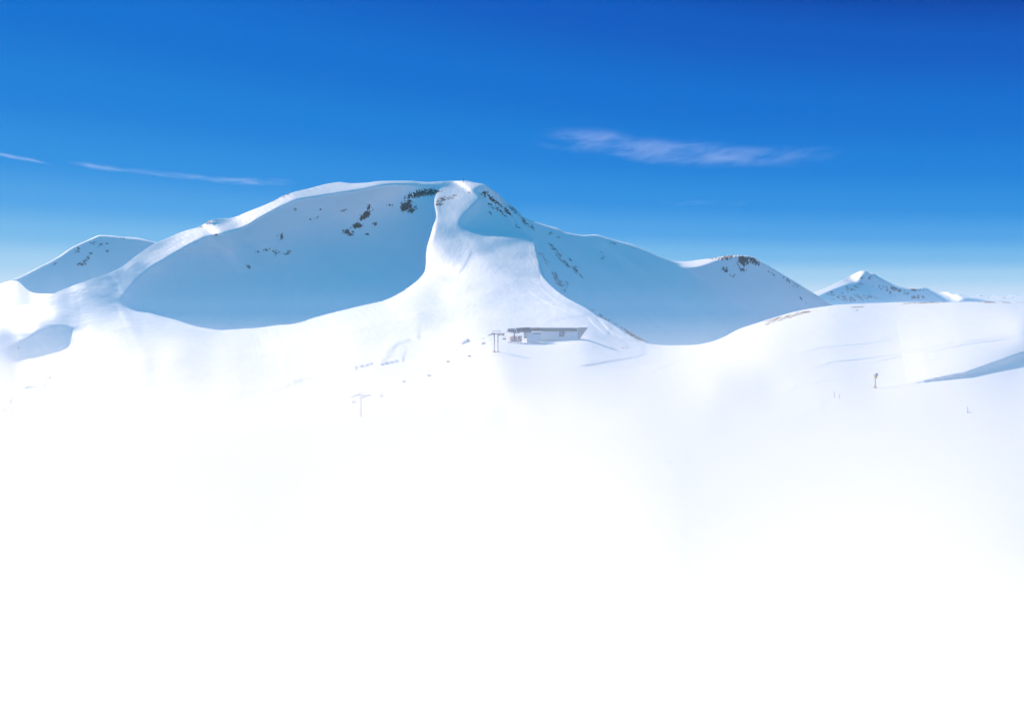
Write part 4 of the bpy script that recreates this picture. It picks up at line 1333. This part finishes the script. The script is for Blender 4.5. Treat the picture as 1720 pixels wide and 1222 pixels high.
# --- two dark boulders beside the piste
for px, lab in ((1046.5, 'small dark boulder left of its twin on the piste right of the station'), (1052.8, 'small dark boulder right of its twin on the piste right of the station')):
    g = at(px, 581.5)
    bm = bmesh.new()
    bmesh.ops.create_icosphere(bm, subdivisions=3, radius=1)
    for v in bm.verts:
        v.co = v.co * (1 + 0.25 * noise2(np.array([v.co.x * 1.7 + px]), np.array([v.co.y * 1.7 + v.co.z * 2.1]), 3)[0])
        v.co.x *= 0.9; v.co.y *= 0.7; v.co.z *= 0.42
    o = part('boulder', bm, M['dark'], None, True)
    o.location = g + Vector((0, 0, 0.1))
    tag(o, lab, 'boulder')

# ------------------------------------------------------------------ clouds: thin high streaks of ice haze, real volumes far behind the mountains
def cloud(line, half, dens, label, seed, grain=0.9, tilt=4.2):
    """closed flattened body along a line of (px, py, half-height in px), at 9 km"""
    YC = 9000.0
    bm = bmesh.new()
    k = YC / F
    rings = []
    n = 14
    for px, pyy, hh in line:
        c = Vector(pos(px, pyy, YC))
        ring = [bm.verts.new(c + Vector((0, half * k * 6 * math.cos(2 * math.pi * j / n), (hh * 2.1 + 3) * k * math.sin(2 * math.pi * j / n)))) for j in range(n)]
        rings.append(ring)
    for a, b in zip(rings, rings[1:]):
        for j in range(n):
            bm.faces.new((a[j], a[(j + 1) % n], b[(j + 1) % n], b[j]))
    bm.faces.new(rings[0][::-1]); bm.faces.new(rings[-1])
    m = bpy.data.materials.new('cloud_vapour')
    m.use_nodes = True
    nt = m.node_tree
    nt.nodes.remove(nt.nodes['Principled BSDF'])
    N, K = nt.nodes.new, nt.links.new
    v = N('ShaderNodeVolumePrincipled')
    v.inputs['Color'].default_value = (0.97, 0.97, 0.98, 1)
    v.inputs['Anisotropy'].default_value = 0.5
    tc = N('ShaderNodeTexCoord')
    xs_ = [pos(p[0], p[1], YC)[0] for p in line]
    zs_ = [pos(p[0], p[1], YC)[2] for p in line]
    X0, X1 = xs_[0], xs_[-1]
    Z0, Z1 = min(zs_) - 100, max(zs_) + 100
    def math_(op, a, b=None, c=None, clamp=False):
        n = N('ShaderNodeMath'); n.operation = op; n.use_clamp = clamp
        for i, x in enumerate((a, b, c)):
            if x is None:
                continue
            if isinstance(x, (int, float)):
                n.inputs[i].default_value = x
            else:
                K(x, n.inputs[i])
        return n.outputs[0]
    sx = N('ShaderNodeSeparateXYZ')
    K(tc.outputs['Object'], sx.inputs[0])
    u = math_('DIVIDE', math_('SUBTRACT', sx.outputs['X'], X0), X1 - X0, clamp=True)
    def fcurve(vals):
        n = N('ShaderNodeFloatCurve')
        cv = n.mapping.curves[0]
        pts_ = [((x - X0) / (X1 - X0), y) for x, y in zip(xs_, vals)]
        while len(cv.points) < len(pts_):
            cv.points.new(0.5, 0.5)
        for p_, q_ in zip(cv.points, pts_):
            p_.location = q_
        n.mapping.update()
        K(u, n.inputs['Value'])
        return n.outputs[0]
    zc = math_('ADD', math_('MULTIPLY', fcurve([(z - Z0) / (Z1 - Z0) for z in zs_]), Z1 - Z0), Z0)
    hm = max(p[2] for p in line)
    hc = math_('MULTIPLY', fcurve([max(0.03, p[2] / hm) for p in line]), hm * k * 0.42)
    def noise(scale, rot, sc, det=6, ro=0.62):
        mp = N('ShaderNodeMapping')
        mp.inputs['Rotation'].default_value = (0, R(rot), 0)
        mp.inputs['Scale'].default_value = scale
        mp.inputs['Location'].default_value = (seed * 3.1, seed, 0)
        K(tc.outputs['Object'], mp.inputs['Vector'])
        nz = N('ShaderNodeTexNoise')
        nz.inputs['Scale'].default_value = sc
        nz.inputs['Detail'].default_value = det
        nz.inputs['Roughness'].default_value = ro
        nz.inputs['Distortion'].default_value = 0.4
        K(mp.outputs[0], nz.inputs['Vector'])
        return nz.outputs['Fac']
    n1 = noise((0.0010, 0.0008, 0.0060), -tilt, grain)
    n2 = noise((0.0022, 0.0012, 0.0210), -tilt, grain, 8, 0.7)
    e = math_('DIVIDE', math_('SUBTRACT', sx.outputs['Z'], zc), hc)
    e = math_('ADD', e, math_('MULTIPLY', math_('SUBTRACT', n1, 0.5), 2.4))
    fall = math_('MAXIMUM', math_('SUBTRACT', 1.0, math_('MULTIPLY', e, e)), 0.0)
    fall = math_('POWER', fall, 1.6)
    yy = math_('DIVIDE', math_('SUBTRACT', sx.outputs['Y'], YC), half * k * 6)
    fall = math_('MULTIPLY', fall, math_('MAXIMUM', math_('SUBTRACT', 1.0, math_('MULTIPLY', yy, yy)), 0.0))
    ends = math_('MULTIPLY', math_('MULTIPLY', u, math_('SUBTRACT', 1.0, u)), 9.0, clamp=True)
    fall = math_('MULTIPLY', fall, ends)
    wisp = math_('MULTIPLY_ADD', n2, 5.2, -2.25, clamp=True)
    K(math_('MULTIPLY', math_('MULTIPLY', fall, wisp), dens), v.inputs['Density'])
    m.cycles.volume_step_rate = 0.10
    nt.links.new(v.outputs[0], nt.nodes['Material Output'].inputs['Volume'])
    o = part('cloud', bm, m, None, True)
    tag(o, label, 'cloud', 'thin streak clouds in the blue sky')
cloud([(890, 229, 2), (925, 233, 7), (960, 236, 12), (1000, 238, 18), (1050, 246, 18), (1100, 254, 20), (1150, 258, 20), (1200, 261, 18), (1250, 263, 14), (1300, 264.5, 9), (1340, 265.5, 7), (1385, 265.5, 5), (1410, 265.5, 1)],
      18, 0.0010, 'long pale lilac streak cloud tapering at both ends over the right-hand ridge', 1)
cloud([(-80, 248, 1), (-20, 257, 5), (20, 263, 6), (50, 268, 6), (85, 275, 1)], 7, 0.0007, 'faint short vapour streak at the left edge of the sky', 2, 2.0)
cloud([(118, 275, 1), (140, 278, 6), (170, 281, 7), (200, 284, 6.5), (225, 287, 5), (290, 294, 5), (350, 300, 7), (400, 304, 8), (440, 306, 8), (480, 305, 5), (505, 305, 1)], 8, 0.0008, 'thin white vapour trail slanting down towards the left summit ridge', 3, 2.0)
cloud([(1100, 340, 2), (1125, 342, 4), (1170, 340, 5), (1215, 341, 4), (1260, 344, 2)], 7, 0.0005, 'very faint short wisp low in the sky under the long streak cloud', 5, 2.0, 0)
S.cycles.volume_step_rate = 1.0
S.cycles.volume_max_steps = 256

# ------------------------------------------------------------------ ground mist added to fade the low part of the valley to white
def mist(name, x0, x1, y0, y1, z0, z1, dens, aniso, col=(0.90, 0.90, 0.90)):
    me = bpy.data.meshes.new(name)
    bm = bmesh.new()
    bmesh.ops.create_cube(bm, size=1)
    bm.to_mesh(me); bm.free()
    o = bpy.data.objects.new(name, me)
    o.scale = (x1 - x0, y1 - y0, z1 - z0)
    o.location = ((x0 + x1) / 2, (y0 + y1) / 2, (z0 + z1) / 2)
    o['kind'] = 'stuff'
    m = bpy.data.materials.new(name)
    m.use_nodes = True
    nt = m.node_tree
    nt.nodes.remove(nt.nodes['Principled BSDF'])
    v = nt.nodes.new('ShaderNodeVolumePrincipled')
    v.inputs['Color'].default_value = (*col, 1)
    v.inputs['Density'].default_value = dens
    v.inputs['Anisotropy'].default_value = aniso
    nt.links.new(v.outputs[0], nt.nodes['Material Output'].inputs['Volume'])
    me.materials.append(m)
    COL.objects.link(o)
    return o
S.cycles.volume_bounces = 3
S.cycles.transparent_max_bounces = 64
for i, (top, dens) in enumerate([(60, 0.000035), (25, 0.00005), (8, 0.00007)]):
    mist('haze', -3500 + 30 * i, 3500 - 30 * i, -500 + 20 * i, 4000 - 40 * i, -161.5 - i, top, dens, 0.2, (0.62, 0.82, 1.0))
for i, (y1, top, dens) in enumerate([(570, -5, 0.00022), (530, -9, 0.00035), (490, -14, 0.0006), (460, -20, 0.0010), (430, -27, 0.0015), (415, -35, 0.0028)]):
    mist('mist', -2500 + 20 * i, 2500 - 20 * i, 88 + 9 * i, y1, -150 - i, top, dens, 0.25)
